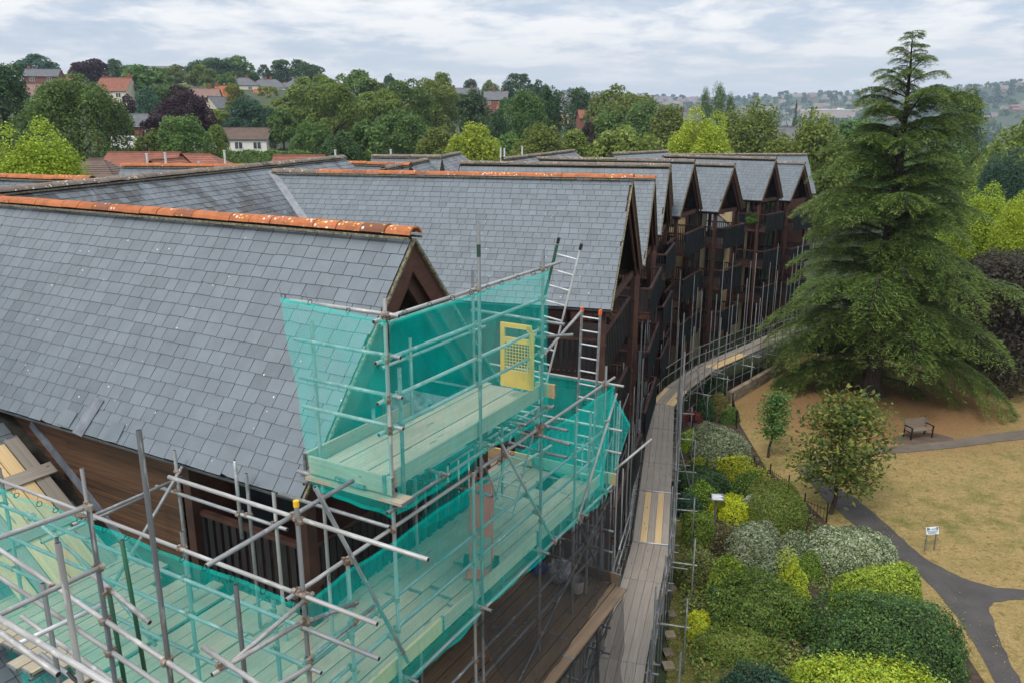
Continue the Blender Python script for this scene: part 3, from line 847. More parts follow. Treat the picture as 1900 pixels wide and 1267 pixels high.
# long pale repair slate and two slipped ones at the eave of the nearest roof
f, g, r, ap, half, zr, ze, _ = WINGS['A']
sl_ = (zr - ze) / half; kk = math.hypot(1, sl_); udA = (g + Vector((0, 0, sl_))) / kk; nA = (-g * sl_ + Vector((0, 0, 1))).normalized()
plA = Plane(f(0, 0, zr), nA)
def on_roof(px, py):
    d = Vector(ray(px, py)); o = Vector((0, 0, H)); return o + d * (-(plA.side(o)) / d.dot(nA))
for (x, y, w, L_, rot, nm_, mt) in ((138, 803, .26, .62, .10, 'repair_slate', LEAD), (196, 818, .30, .30, -.06, 'slipped_slate', SLATE), (108, 786, .34, .26, .05, 'slipped_slate', SLATE), (905, 0, 0, 0, 0, '', None)):
    if not nm_: continue
    p = on_roof(x, y) + nA * .035; dx = r * math.cos(rot) + udA * math.sin(rot); dx = -dx; dy = udA * math.cos(rot) - r * math.sin(rot)
    b = MB(); b.box(p, dx * w, dy * L_, nA * .012); b.obj(nm_, mt, A[4])
# wings on the far side of the long roof
def back_wing(label, p, q, z, mats, half=2.6, rise=2.9, brown=False):
    p, q = Vector((*p, z)), Vector((*q, z)); d = (q - p).normalized(); n = Vector((d.y, -d.x, 0))
    t = thing('apartment_block', label, 'apartment block', (p.x, p.y, 0), 0, 'gabled blocks of the apartment crescent')
    b = MB(); L_ = (q - p).length
    for sg in (-1, 1):
        e = p + n * sg * half - Vector((0, 0, rise)); b.add([p, q, e + d * L_, e], [(0, 1, 2, 3)])
    for a in (p, q):
        b.add([a, a + n * half - Vector((0, 0, rise)), a - n * half - Vector((0, 0, rise))], [(0, 1, 2)])
    roof = b.obj('roof', SLATE_EDGE, t)
    sg = 1 if n.y < 0 else -1
    k = math.hypot(half, rise); e = p + n * sg * half - Vector((0, 0, rise)); ud = (-n * sg * half + Vector((0, 0, rise))) / k
    slate_field(roof, e, d, ud, 0, L_, k, 0.215, (0.24, 0.34), SLATE, 0)
    ridge(roof, p + Vector((0, 0, .03)), q + Vector((0, 0, .03)), mats)
    b = MB(); o = p - n * (half - .3) + d * .3; o.z = 0
    b.box(o, n * (2 * half - .6), d * (L_ - .6), Vector((0, 0, z - rise - .02))); b.obj('wall', BROWN_L if brown else CREAM, t)
    return t
back_wing('slate wing with an orange ridge at the left edge behind the long grey ridge', (-26, 28.2), (-11.9, 23.0), 13.5, lambda s: TERRA)
back_wing('slate wing with a short orange ridge in front of the bungalow roofs', (-16.0, 33.4), (-9.4, 32.6), 13.4, lambda s: TERRA)
back_wing('slate wing with a dull orange ridge behind the end of the long grey ridge', (-7.6, 37.6), (-4.4, 35.5), 13.32, lambda s: TERRA)
back_wing('slate wing with a level grey ridge in front of the tall trees', (-7.3, 42.5), (-3.6, 42.0), 13.45, grey)
b = back_wing('slate wing with a long level grey ridge closing the row of roofs', (9.0, 66.0), (24.0, 66.5), 12.75, grey, brown=True)

# ================================================================== SCAFFOLDING
R_T = 0.0242
def unit_tube(mat):
    b = MB(); n = 12
    ring = lambda r, z: [(r * math.cos(6.28318 * i / n), r * math.sin(6.28318 * i / n), z) for i in range(n)]
    vs = ring(R_T, 0) + ring(R_T, 1) + ring(R_T * .8, 0) + ring(R_T * .8, 1)
    j = lambda k, i: k * n + (i % n)
    q = [(j(0, i), j(0, i + 1), j(1, i + 1), j(1, i)) for i in range(n)]
    q += [(j(0, i), j(2, i), j(2, i + 1), j(0, i + 1)) for i in range(n)] + [(j(1, i), j(1, i + 1), j(3, i + 1), j(3, i)) for i in range(n)]
    b.add(vs, q + [tuple(range(2 * n, 3 * n))[::-1], tuple(range(3 * n, 4 * n))], 0); b.m[-2:] = [1, 1]
    me = b.mesh('tube', [mat, HOLE_SHADE])
    for pg in me.polygons:
        if len(pg.vertices) == 4: pg.use_smooth = True
    return me
TUBE = {}
def tube(parent, name, p, q, mat=None):
    mat = mat or random.choice((GALV, GALV, GALV_W))
    if mat.name not in TUBE: TUBE[mat.name] = unit_tube(mat)
    p, q = Vector(p), Vector(q); z = (q - p); L = z.length; z = z / L
    x = z.orthogonal().normalized(); y = z.cross(x)
    o = bpy.data.objects.new(name, TUBE[mat.name]); COL.objects.link(o); o.parent = parent
    if parent.type == 'EMPTY': o.matrix_parent_inverse = Matrix.Translation(-parent.location)
    o.matrix_basis = Matrix(((x.x, y.x, z.x * L, p.x), (x.y, y.y, z.y * L, p.y), (x.z, y.z, z.z * L, p.z), (0, 0, 0, 1)))
    return (p, q, o)
def coupler_mesh():
    b = MB()
    for ax, off in ((Vector((0, 0, 1)), -0.027), (Vector((1, 0, 0)), 0.027)):
        c = Vector((0, off, 0)); b.tube(c - ax * .026, c + ax * .026, R_T + .0075, 10)
        s = ax.cross(Vector((0, 1, 0)))
        b.tube(c + s * .036 - Vector((0, .022, 0)), c + s * .036 + Vector((0, .028, 0)), .008, 6)
        b.box(c + s * .026 - Vector((0, .012, 0)) - ax * .016, s * .02, Vector((0, .024, 0)), ax * .032)
    b.box((-.018, -.012, -.018), (.036, 0, 0), (0, .024, 0), (0, 0, .036))
    return b.mesh('coupler', RUST)
COUP = coupler_mesh()
def couplers(parent, tubes, reach=0.10, limit=400, swap=None):
    n = 0
    T_ = [(p, q, (q - p).normalized(), (q - p).length) for p, q, _ in tubes]
    for i in range(len(T_)):
        p, q, d, L = T_[i]
        for j in range(i + 1, len(T_)):
            p2, q2, d2, L2 = T_[j]
            if abs(d.dot(d2)) > 0.95: continue
            w = p - p2; b_ = d.dot(d2); de = 1 - b_ * b_
            s = (b_ * d2.dot(w) - d.dot(w)) / de; t = (d2.dot(w) - b_ * d.dot(w)) / de
            if s < -.03 or s > L + .03 or t < -.03 or t > L2 + .03: continue
            a, c = p + d * s, p2 + d2 * t
            if (a - c).length > reach: continue
            y = (c - a); y = y.normalized() if y.length > .012 else d.cross(d2).normalized()
            m = (a + c) / 2; x = d2; z = x.cross(y).normalized(); x = y.cross(z)
            o = bpy.data.objects.new('coupler', COUP); COL.objects.link(o); o.parent = parent
            if parent.type == 'EMPTY': o.matrix_parent_inverse = Matrix.Translation(-parent.location)
            o.matrix_basis = Matrix(((x.x, y.x, z.x, m.x), (x.y, y.y, z.y, m.y), (x.z, y.z, z.z, m.z), (0, 0, 0, 1)))
            n += 1
            if n >= limit: return
def board_mesh(mat):
    b = MB(); b.box((0, 0, 0), (1, 0, 0), (0, .222, 0), (0, 0, .038), 0)
    for x in (-.001, .993):
        b.box((x, -.001, -.001), (.008, 0, 0), (0, .224, 0), (0, 0, .040), 1)
    return b.mesh('scaffold_board', [mat, GALV_D])
_bm = {}
def board(parent, p, d, n, L, mat, name='scaffold_board', tilt=0.0):
    """board starting at p, running along d, its width along n"""
    if mat.name not in _bm: _bm[mat.name] = board_mesh(mat)
    d = d.normalized(); u = d.cross(n).normalized()
    if name == 'scaffold_board' and u.z < 0: u = -u
    n = n.normalized()
    o = bpy.data.objects.new(name, _bm[mat.name]); COL.objects.link(o); o.parent = parent
    if parent.type == 'EMPTY': o.matrix_parent_inverse = Matrix.Translation(-parent.location)
    o.matrix_basis = Matrix(((d.x * L, n.x, u.x, p.x), (d.y * L, n.y, u.y, p.y), (d.z * L, n.z, u.z, p.z), (0, 0, 0, 1)))
    return o
UV_ = Vector((SU, CU, 0)); VV_ = Vector((-CU, SU, 0)); Z_ = Vector((0, 0, 1))

front = thing('scaffold', 'tall tube scaffold wrapped in green net around the nearest gable', 'scaffolding', W(6.68, 5.43, -15))
FT = []
def ft(name, a, b_, mat=None): FT.append(tube(front, name, W(*a), W(*b_), mat))
V0, VL, VT = 5.43, 5.485, 5.54       # standards, ledgers just inside, next layer
std = [ # u, v, top z, bottom z
 (6.68, V0, -1.80, -15), (8.62, V0, -1.17, -15), (10.41, V0, -1.76, -15), (8.46, V0 + .03, -4.55, -15), (11.70, V0, -4.78, -15), (12.95, V0, -4.22, -15),
 (12.42, V0 + .05, -4.95, -15), (5.18, V0, -3.58, -15), (6.92, V0 + .02, -2.66, -4.4),
 (6.86, 6.70, -2.26, -15), (8.78, 6.70, -2.9, -15), (10.45, 6.70, -2.2, -15), (12.95, 6.80, -4.4, -15), (11.6, 6.85, -4.9, -15),
 (5.18, 7.25, -4.4, -15), (5.18, 9.02, -4.02, -15), (5.18, 10.95, -4.45, -15), (5.22, 5.92, -4.85, -15), (5.86, V0, -4.60, -15),
 (6.46, 9.0, -4.25, -6.6), (6.46, 7.62, -4.28, -6.6), (6.46, 7.15, -4.42, -15), (6.40, 7.74, -4.1, -5.2)]
for i, (u, v, a, c) in enumerate(std): ft('standard', (u, v, c), (u, v, a), GALV if i % 3 else GALV_W)
# upper lift: guard rails on the three outer sides
for i, z in enumerate((-2.05, -2.52, -2.99, -3.36)):
    ft('guard_rail', (6.55, VL, z), (11.1 if i == 0 else 10.62, VL, z + (0 if i else 0.0)), GALV_W if i in (0, 2) else GALV)
    ft('guard_rail', (6.735, 5.28, z + .05), (6.735, 6.90 - .03 * i, z + .05), GALV_W if i in (0, 3) else GALV)
for v, z in ((5.86, -2.86), (6.6, -2.5)):
    pass
ft('transom', (10.5, 6.75, -2.84), (10.5, 5.1, -2.88)); ft('transom', (10.5, 5.9, -3.2), (10.5, 4.95, -3.02), GALV_D)
ft('guard_rail', (8.2, 6.76, -2.6), (10.9, 6.76, -2.6)); ft('guard_rail', (8.2, 6.76, -3.2), (10.9, 6.76, -3.2)); ft('guard_rail', (10.3, 5.40, -3.40), (11.75, 5.40, -2.96), GALV_W)
# transoms and ledgers below the upper deck
for u in (6.75, 7.6, 8.7, 9.6, 10.48): ft('transom', (u, 5.25, -4.22), (u, 7.0, -4.22), GALV_D if u > 7 else GALV_W)
ft('ledger', (6.5, VL - .11, -4.28), (10.7, VL - .11, -4.28), GALV_D); ft('ledger', (6.6, 6.76, -4.28), (10.7, 6.76, -4.28), GALV_D)
ft('ledger', (6.5, 5.35, -4.45), (6.5, 7.1, -4.45))
for z in (-4.55, -5.0): ft('transom', (10.47, 5.0, z), (10.47, 6.95, z), GALV_D)
ft('transom', (8.7, 5.3, -4.98), (8.7, 6.9, -4.98), GALV_D); ft('transom', (10.35, 4.9, -4.72), (10.35, 6.2, -4.6), GALV_D)
# lower lift, front run
for z, m in ((-4.60, GALV_W), (-5.53, GALV), (-5.95, GALV)):
    ft('guard_rail', (5.0, VL, z), (13.5 if z > -5 else 13.05, VL, z), m)
ft('brace', (5.40, 5.38, -3.50), (6.78, 5.38, -6.45), GALV); ft('brace', (8.98, 5.38, -4.2), (10.86, 5.38, -6.8), GALV_W); ft('brace', (13.33, 5.36, -4.85), (11.66, 5.36, -6.78), GALV_W)
for z in (-4.58, -5.45, -5.9): ft('guard_rail', (13.02, 5.1, z), (13.02, 8.3, z), GALV_W)
ft('brace', (10.5, 6.78, -5.0), (11.3, 6.78, -6.5)); ft('guard_rail', (10.0, 6.92, -5.35), (13.1, 6.92, -5.35)); ft('guard_rail', (10.6, 6.6, -5.9), (12.3, 6.2, -5.7), GALV_W)
for u in (5.3, 6.75, 8.5, 10.3, 11.8, 12.9): ft('transom', (u, 5.2, -6.66), (u, 8.6, -6.66), GALV_D)
ft('ledger', (5.0, VL - .11, -6.72), (13.3, VL - .11, -6.72), GALV); ft('ledger', (6.6, 8.0, -6.72), (13.2, 8.0, -6.72), GALV_D)
ft('transom', (13.2, 5.3, -6.35), (14.1, 4.9, -5.95), GALV_W)
# lift below, seen through black net
for z in (-7.55, -8.0): ft('guard_rail', (6.0, VL, z), (13.2, VL, z), GALV_D); ft('guard_rail', (13.03, 5.2, z), (13.03, 9.0, z), GALV_D)
ft('guard_rail', (8.0, 6.9, -7.4), (13.1, 6.9, -7.4), GALV_D); ft('ledger', (6.0, 7.0, -7.9), (13.1, 7.0, -7.9), GALV_D)
ft('brace', (9.1, 5.38, -8.9), (13.2, 5.38, -6.95), GALV_D); ft('brace', (11.75, 5.36, -6.8), (13.2, 5.36, -9.0), GALV_D)
for u in (7.6, 9.4, 11.2, 12.8): ft('transom', (u, 4.9, -8.72), (u, 9.0, -8.72), GALV_D)
for z in (-8.78, -9.7, -10.3, -11.2): ft('ledger', (6.0, VL - .11, z), (13.2, VL - .11, z), GALV_D); ft('ledger', (13.06, 5.2, z), (13.06, 9, z), GALV_D)
ft('brace', (12.6, 5.35, -8.6), (13.1, 5.35, -12.6), GALV_D)
# left run, in front of the boarded wall
for z, m in ((-4.585, GALV_W), (-4.97, GALV), (-5.43, GALV), (-5.95, GALV)):
    ft('guard_rail', (5.125, 4.42 if z in (-4.585, -4.97) else 5.2, z), (5.125, 13.0, z), m)
ft('ledger', (5.24, 3.88, -3.80), (5.24, 7.45, -3.80), GALV_W)
ft('transom', (4.13, 5.50, -3.77), (6.1, 5.50, -3.74), GALV); ft('transom', (5.0, 9.09, -4.72), (6.6, 9.09, -4.72), GALV); ft('brace', (6.52, 8.95, -4.5), (5.3, 8.95, -5.7), GALV)
ft('transom', (5.25, 5.36, -4.62), (4.1, 5.30, -4.70), GALV_W)
ft('ledger', (6.40, 6.9, -4.85), (6.40, 9.4, -4.85), GALV)
ft('transom', (5.12, 10.1, -5.3), (6.7, 10.1, -5.3)); ft('brace', (5.1, 10.3, -4.9), (5.5, 9.3, -5.9)); ft('brace', (5.3, 8.9, -5.8), (5.3, 8.2, -6.3))
for v in (6.2, 7.3, 8.4, 9.5, 10.6): ft('ledger', (4.4, v, -6.70), (6.75, v, -6.70), GALV_D)
ft('transom', (5.18, 5.36, -4.9), (5.9, 5.36, -5.1)); ft('transom', (5.1, 5.38, -5.35), (6.2, 5.38, -5.32), GALV)
# outermost row on the left
ft('standard', (3.80, 5.75, -15), (3.80, 5.72, -2.41), GALV_D); ft('standard', (2.95, 5.55, -15), (2.95, 5.59, -2.99), GALV_W); ft('standard', (3.80, 6.58, -15), (3.80, 6.60, -3.31), GALV_D)
ft('standard', (4.6, 5.74, -15), (4.6, 5.72, -4.28), GALV_D); ft('standard', (2.6, 6.45, -15), (2.62, 6.5, -3.6), GALV); ft('standard', (3.70, 7.4, -15), (3.70, 7.4, -4.3), GALV)
ft('brace', (4.55, 7.3, -5.9), (4.62, 7.5, -4.3), GREENP); ft('brace', (4.2, 7.1, -6.3), (4.25, 7.25, -4.6), GREENP); ft('standard', (4.9, 9.3, -15), (4.9, 9.3, -4.9), GALV_D)
ft('standard', (2.05, 5.0, -6), (2.05, 5.0, -3.55), GALV_W)
for a, c, m in (((3.85, 9.6, -4.12), (3.75, 4.2, -4.80), GALV_W), ((3.86, 9.6, -4.53), (3.76, 4.2, -5.10), GALV_W), ((3.86, 8.25, -5.05), (3.76, 4.2, -5.48), GALV_W), ((3.86, 8.0, -5.42), (3.78, 4.6, -5.80), GALV),
                ((2.66, 7.6, -3.52), (2.60, 4.2, -3.62), GALV_W), ((2.66, 6.9, -3.62), (2.55, 5.1, -3.68), GALV_W)):
    ft('guard_rail', a, c, m)
ft('transom', (2.2, 6.60, -3.20), (3.80, 6.62, -3.33), GALV_W); ft('transom', (2.2, 6.52, -3.86), (3.82, 6.55, -3.92), GALV_W)
ft('transom', (3.25, 7.15, -4.62), (4.1, 7.10, -4.66), ALU); ft('transom', (3.9, 5.28, -4.66), (4.9, 5.22, -4.72), GALV_W); ft('guard_rail', (3.9, 6.9, -4.15), (3.85, 6.0, -4.35), GALV_W); ft('guard_rail', (4.0, 5.5, -4.52), (3.95, 4.0, -4.72), GALV_W)
ft('transom', (2.7, 4.75, -4.5), (4.5, 4.70, -4.75), GALV_W)
couplers(front, FT, 0.115, 300)
# boards of the upper deck
for i in range(5):
    board(front, W(6.62 + random.uniform(-.05, .05), 5.54 + i * .233, -4.10 + random.uniform(-.006, .006)), UV_, VV_, random.uniform(3.92, 4.02), BOARD)
board(front, W(6.60, 5.505, -4.10), UV_, Z_, 3.96, BOARD, 'toe_board'); board(front, W(6.62, 6.76, -4.10), UV_, Z_, 2.2, BOARD, 'toe_board')
board(front, W(6.62, 5.38, -4.12), VV_, Z_, 1.3, BOARD, 'toe_board'); board(front, W(10.60, 5.30, -4.12), VV_, Z_, 0.35, BOARD_N, 'toe_board')
board(front, W(6.56, 5.2, -4.19), VV_, UV_, 1.5, BOARD)
# lower deck: long boards side by side with a few gaps and laps
for i in range(13):
    v = 5.56 + i * .237
    if i in (4, 9): v += .02
    u = 4.35 + random.uniform(-.25, .25)
    while u < 12.9:
        L_ = min(3.9, 13.0 - u + random.uniform(-.1, .1))
        if L_ < .5: break
        if not (i in (2, 3) and 11.4 < u + L_ / 2 < 12.6): board(front, W(u, v, -6.62 + random.uniform(-.008, .008)), UV_, VV_, L_, BOARD)
        u += L_ + random.uniform(.0, .012)
for i in range(12):
    v = 8.72 + i * .24; u0 = 4.35 + random.choice((0, 0, .25, .45)) + random.uniform(-.05, .05)
    board(front, W(u0, v, -6.62), UV_, VV_, random.choice((2.4, 2.4, 2.1)), BOARD)
for i in range(8):
    u0 = 3.9 + random.uniform(0, .5); board(front, W(u0, 5.7 + i * .42, -6.66 - .04), UV_, VV_, 1.6, BOARD)
for (u, v) in ((6.3, 7.6), (8.0, 7.0), (9.2, 6.1), (5.7, 5.9)):
    board(front, W(u, v, -6.58), (UV_ + VV_ * random.uniform(-.1, .1)), VV_, random.uniform(.7, 1.5), BOARD)
for k in range(3): board(front, W(5.0 + k * 2.7, 5.51, -6.60), UV_, Z_, 2.68, BOARD if k else BOARD_N, 'toe_board')
board(front, W(12.98, 5.35, -6.56), VV_, Z_, 1.6, BOARD, 'toe_board'); board(front, W(12.98, 6.96, -6.56), VV_, Z_, 1.6, BOARD_N, 'toe_board')
board(front, W(13.05, 5.2, -6.58), VV_, Z_, .3, BOARD_N, 'toe_board')
# lift below: brown boards
for i in range(15):
    v = 4.85 + i * .241
    if i == 5: v += .03
    u = 6.6 + random.uniform(0, .6)
    while u < 12.6:
        L_ = min(3.9, 12.95 - u); board(front, W(u, v + (.01 if i > 6 else 0), -8.68), UV_, VV_, L_, BOARD_B); u += L_ + .008
board(front, W(12.96, 5.0, -8.62), VV_, Z_, 3.4, BOARD_B, 'toe_board')
# boarding laid on the lower roof beside the wall
lay = thing('roof_boarding', 'new and weathered boards laid side by side on the lower roof beside the timber wall', 'boards', W(6.3, 13.2, -4.9))
sl_d = (W(6, 9.4, -7.83) - W(6, 13.3, -5.10)).normalized(); sl_n = UV_.cross(sl_d); sl_n = sl_n if sl_n.z > 0 else -sl_n
def lowz(v): return -5.06 - (13.3 - v) * .70
def lay_board(u, v, L_, mat, lift=.06):
    board(lay, W(u, v, lowz(v)) + sl_n * lift, sl_d, UV_, L_, mat, 'scaffold_board')
for u, v, m in ((6.42, 13.35, BOARD_G), (6.17, 13.3, BOARD_N), (5.93, 13.4, BOARD_N), (5.69, 13.3, BOARD_N), (5.45, 13.35, BOARD_G), (5.2, 13.2, BOARD_N)): lay_board(u, v, 4.3, m)
for v in (12.75, 11.95): board(lay, W(5.0, v, lowz(v)) + sl_n * .102, UV_ , sl_d, 1.78, BOARD_G)

# ------------------------------------------------------------------ debris netting
def net(label, pts, mat, nu=40, nv=16, amp=0.03, cat='netting', sag=0.0, ties=False, side=1):
    """sheet between four corners (top a, top b, bottom b, bottom a), rumpled, scalloped between its ties"""
    a, b_, c, d = (W(*p) for p in pts)
    n = (b_ - a).cross(d - a).normalized()
    ph = [random.uniform(0, 6.28) for _ in range(6)]
    v = []
    for j in range(nv + 1):
        t = j / nv
        for i in range(nu + 1):
            s = i / nu
            p = (a * (1 - s) + b_ * s) * (1 - t) + (d * (1 - s) + c * s) * t
            L_ = (b_ - a).length * s; Z = t * (d - a).length
            w = math.sin(L_ * 5.1 + ph[0] + 2 * math.sin(Z * 2 + ph[1])) * .5 + math.sin(L_ * 11.3 + Z * 4 + ph[2]) * .25 + math.sin(Z * 7 + L_ * 2 + ph[3]) * .3
            p = p + n * (w * amp * (0.35 + 0.65 * t)) - Vector((0, 0, sag * abs(math.sin(L_ * 1.9 + ph[4])) * (1 - t)))
            p = p + Vector((0, 0, 0.05 * math.sin(L_ * 2.3 + ph[5]) * (t if sag else t * .5)))
            v.append(p)
    f = [(j * (nu + 1) + i, j * (nu + 1) + i + 1, (j + 1) * (nu + 1) + i + 1, (j + 1) * (nu + 1) + i) for j in range(nv) for i in range(nu)]
    o = link('debris_netting', np_mesh('debris_netting', [tuple(p) for p in v], f, mat, smooth=True))
    hv, hf = [], []
    for row, nxt in ((0, 1), (nv, nv - 1)):       # doubled hem with a cord, top and bottom
        k0 = len(hv)
        for i in range(nu + 1):
            p, q = v[row * (nu + 1) + i], v[nxt * (nu + 1) + i]; e = (q - p).normalized()
            hv += [tuple(p + n * .004), tuple(p + e * .055 + n * .004)]
        hf += [(k0 + 2 * i, k0 + 2 * i + 2, k0 + 2 * i + 3, k0 + 2 * i + 1) for i in range(nu)]
    link('hem', np_mesh('hem', hv, hf, mat), o)
    if ties:
        L_ = (b_ - a).length; m_ = max(3, int(L_ / .42)); e = (b_ - a).normalized()
        for i in range(m_ + 1):
            c_ = a + (b_ - a) * ((i + random.uniform(-.2, .2)) / m_ if 0 < i < m_ else i / m_) - n * .05 * side
            tb = MB(); x_ = (e + Vector((0, 0, random.uniform(-.3, .3)))).normalized(); y_ = x_.orthogonal().normalized(); z_ = x_.cross(y_)
            pts = [c_ + (y_ * math.cos(t) + z_ * math.sin(t)) * .034 for t in np.linspace(0, 6.2832, 11)]
            tb.path(pts, .0045, 4); tb.tube(pts[3], pts[3] + Vector((random.uniform(-.04, .04), random.uniform(-.04, .04), .09)), .002, 4); tb.obj('cable_tie', BLACKRUB, o)
    return tag(o, label, cat, 'debris nets on the scaffold')
net('green net along the front of the upper deck, yellow gate behind it', [(6.64, 5.355, -2.03), (10.46, 5.355, -2.06), (10.46, 5.345, -4.34), (6.64, 5.345, -4.36)], NET, 60, 22, .035, sag=.02, ties=True, side=-1)
net('green net closing the end of the upper deck over the roof slates', [(6.60, 6.92, -1.94), (6.60, 5.36, -2.03), (6.54, 5.34, -4.38), (6.56, 6.56, -4.30)], NET, 30, 22, .045, ties=True, side=-1)
net('green net along the front of the lower deck, over the long boards', [(5.16, 5.36, -4.64), (13.25, 5.36, -4.64), (12.6, 5.35, -6.78), (5.16, 5.35, -6.75)], NET, 100, 20, .04, sag=.03, ties=True, side=-1)
net('green net on the left side of the lower deck, beneath the timber wall', [(5.07, 11.2, -4.63), (5.07, 5.36, -4.62), (4.95, 5.30, -7.05), (4.70, 11.2, -7.4)], NET, 70, 22, .06, sag=.03, ties=True, side=1)
net('green net hanging in folds at the bottom left corner', [(5.05, 11.2, -4.63), (5.6, 12.4, -4.8), (4.9, 11.9, -7.6), (4.0, 10.6, -8.0)], NET, 26, 20, .09)
net('green net across the far end of the lower deck, flapping outward', [(13.10, 7.6, -4.62), (13.12, 5.34, -4.62), (12.7, 5.32, -6.75), (13.05, 7.4, -6.4)], NET, 26, 18, .05)
net('loose green corner of netting blown out beyond the far end of the lower deck', [(13.12, 5.36, -4.75), (13.42, 5.10, -5.45), (12.75, 5.25, -6.75), (13.0, 5.6, -6.4)], NET, 12, 14, .05)
net('green net beyond the upper deck, behind the leaning ladder', [(10.62, 7.2, -4.3), (10.9, 6.9, -4.35), (10.9, 6.95, -6.4), (8.9, 7.2, -6.3)], NET, 18, 14, .04)
net('black net hanging below the front of the lower deck', [(8.3, 5.33, -6.85), (13.1, 5.33, -6.85), (13.1, 5.2, -9.1), (9.6, 4.6, -10.4)], NETD, 44, 20, .05)
net('black net closing the far end beneath the lower deck', [(13.12, 8.9, -6.75), (13.12, 5.33, -6.8), (13.12, 5.2, -9.2), (13.12, 8.9, -9.0)], NETD, 26, 16, .05)
net('black net gathered below the brown boards at the corner', [(11.0, 4.75, -8.9), (13.1, 4.95, -8.8), (13.05, 4.9, -12.2), (9.8, 4.5, -12.5)], NETD, 26, 20, .09)

# ------------------------------------------------------------------ walkway scaffold along the facade
K_ = 13.2 / 12.9
wc = [(13.9, 5.45), (16.2, 6.1), (22.06, 7.54), (28.2, 9.5), (34.9, 11.68), (37.5, 11.85), (42.0, 11.65), (46.7, 10.6), (52.7, 9.3), (58.5, 7.6)]
wz = -13.2
wp = [W(u * K_, v * K_, wz) for u, v in wc]
acc = [0]
for a, c in zip(wp[:-1], wp[1:]): acc.append(acc[-1] + (c - a).length)
def wat(s):
    s = min(max(s, 0), acc[-1] - 1e-4)
    for i in range(len(acc) - 1):
        if s <= acc[i + 1]:
            d = (wp[i + 1] - wp[i]).normalized(); return wp[i] + d * (s - acc[i]), d
walk = thing('walkway_scaffold', 'long plank walkway on tubes curving past all the balconies', 'scaffolding', wp[0] + Vector((0, 0, wz + H)) * 0)
WT = []
s = 0.0; HW = 0.58
run = 0
while s < acc[-1] - .5:
    # boards run straight for a length, then the walkway turns a little
    L_ = min(3.9, acc[-1] - s)
    for k in range(len(acc) - 1):
        if acc[k] + .4 < s + L_ and s < acc[k] - .4: L_ = min(L_, acc[k] - s)
    p, _ = wat(s + .001); q, _ = wat(s + L_ - .001)
    d = (q - p).normalized(); n = Vector((-d.y, d.x, 0)); L2 = (q - p).length
    new = run in (3, 7, 10)
    for k in range(5):
        mt = (BOARD_N if k in ((1, 3), (0, 1, 4), (0, 1, 2))[(3, 7, 10).index(run)] else BOARD_G) if new else BOARD_G
        board(walk, p + n * (-HW + k * .233) + Z_ * random.uniform(0, .006), d, n, L2 + .01, mt)
    for e in (.2, L2 / 2, L2 - .2):
        c = p + d * e; WT.append(tube(walk, 'transom', c - n * (HW + .35 + (.35 if random.random() < .3 else 0)) - Z_ * .03, c + n * (HW + .22) - Z_ * .03, GALV_D))
    for sg, hh in ((1, (.5, 1.0)), (-1, (.5, 1.0))):
        for h in hh:
            if sg == -1 and h > .9 and run % 2: continue
            WT.append(tube(walk, 'guard_rail', p + n * sg * (HW + .13) + Z_ * h - d * .1, q + n * sg * (HW + .13) + Z_ * (h + random.uniform(-.03, .03)) + d * .1, random.choice((GALV, GALV_D))))
        WT.append(tube(walk, 'ledger', p + n * sg * (HW + .13) - Z_ * .08, q + n * sg * (HW + .13) - Z_ * .08, GALV_D))
        if run > 5: WT.append(tube(walk, 'ledger', p + n * sg * (HW + .1) - Z_ * 1.0, q + n * sg * (HW + .1) - Z_ * 1.0, GALV_D))
    if run in (3, 4): tube(walk, 'transom', p - n * (HW + .05) + Z_ * .06, p + n * (HW - .1) + Z_ * .06, ALU)
    s += L_; run += 1
s = 0.4; i = 0
while s < acc[-1]:
    p, d = wat(s); n = Vector((-d.y, d.x, 0)); far = s / acc[-1]
    hi = random.uniform(3.6, 6.6) if i % 3 else random.uniform(2.0, 3.6)
    a = p + n * (HW + .19); WT.append(tube(walk, 'standard', Vector((a.x, a.y, 0)), a + Z_ * hi, random.choice((GALV, GALV_D, GALV))))
    ho = random.uniform(2.6, 6.0) if i % 4 == 1 else random.uniform(1.1, 2.3)
    a = p - n * (HW + .19) + d * .3; WT.append(tube(walk, 'standard', Vector((a.x, a.y, 0)), a + Z_ * ho, random.choice((GALV, GALV_D, GALV))))
    if i % 2 == 0:
        a = p + n * (HW + .75) + d * .5; WT.append(tube(walk, 'standard', Vector((a.x, a.y, 0)), a + Z_ * random.uniform(2.5, 5.5), GALV))
    if i % 9 == 4 and far > .3:
        a = p - n * (HW + .7) + d * .2; WT.append(tube(walk, 'brace', Vector((a.x, a.y, 0)) - n * .3, p - n * (HW + .2) + Z_ * 1.0, GALV_D))
    if i % 3 == 1:
        a = p - n * (HW + .85) + d * .1; WT.append(tube(walk, 'standard', Vector((a.x, a.y, 0)), a + Z_ * random.uniform(-.4, 1.3), GALV)); WT.append(tube(walk, 'transom', a - n * .12 + Z_ * -.3 + d * .06, a + n * .9 - Z_ * .3 + d * .06, GALV_W))
    s += random.uniform(.95, 1.3); i += 1
s = 0.2
while s < 17:                  # a second close row of tall tubes on the building side
    p, d = wat(s); n = Vector((-d.y, d.x, 0)); a = p + n * (HW + random.choice((.42, .62, 1.0)))
    WT.append(tube(walk, 'standard', Vector((a.x, a.y, 0)), a + Z_ * random.uniform(1.2, 6.2), random.choice((GALV, GALV_D)))); s += random.uniform(.55, .95)
for h in (2.0, 2.5, 4.0):      # rails carried by that row
    p, d = wat(2.0); q, _ = wat(12.0); n = Vector((-d.y, d.x, 0)); WT.append(tube(walk, 'guard_rail', p + n * (HW + .52) + Z_ * h, q + n * (HW + .52) + Z_ * h, GALV_D))
couplers(walk, WT, 0.12, 150)

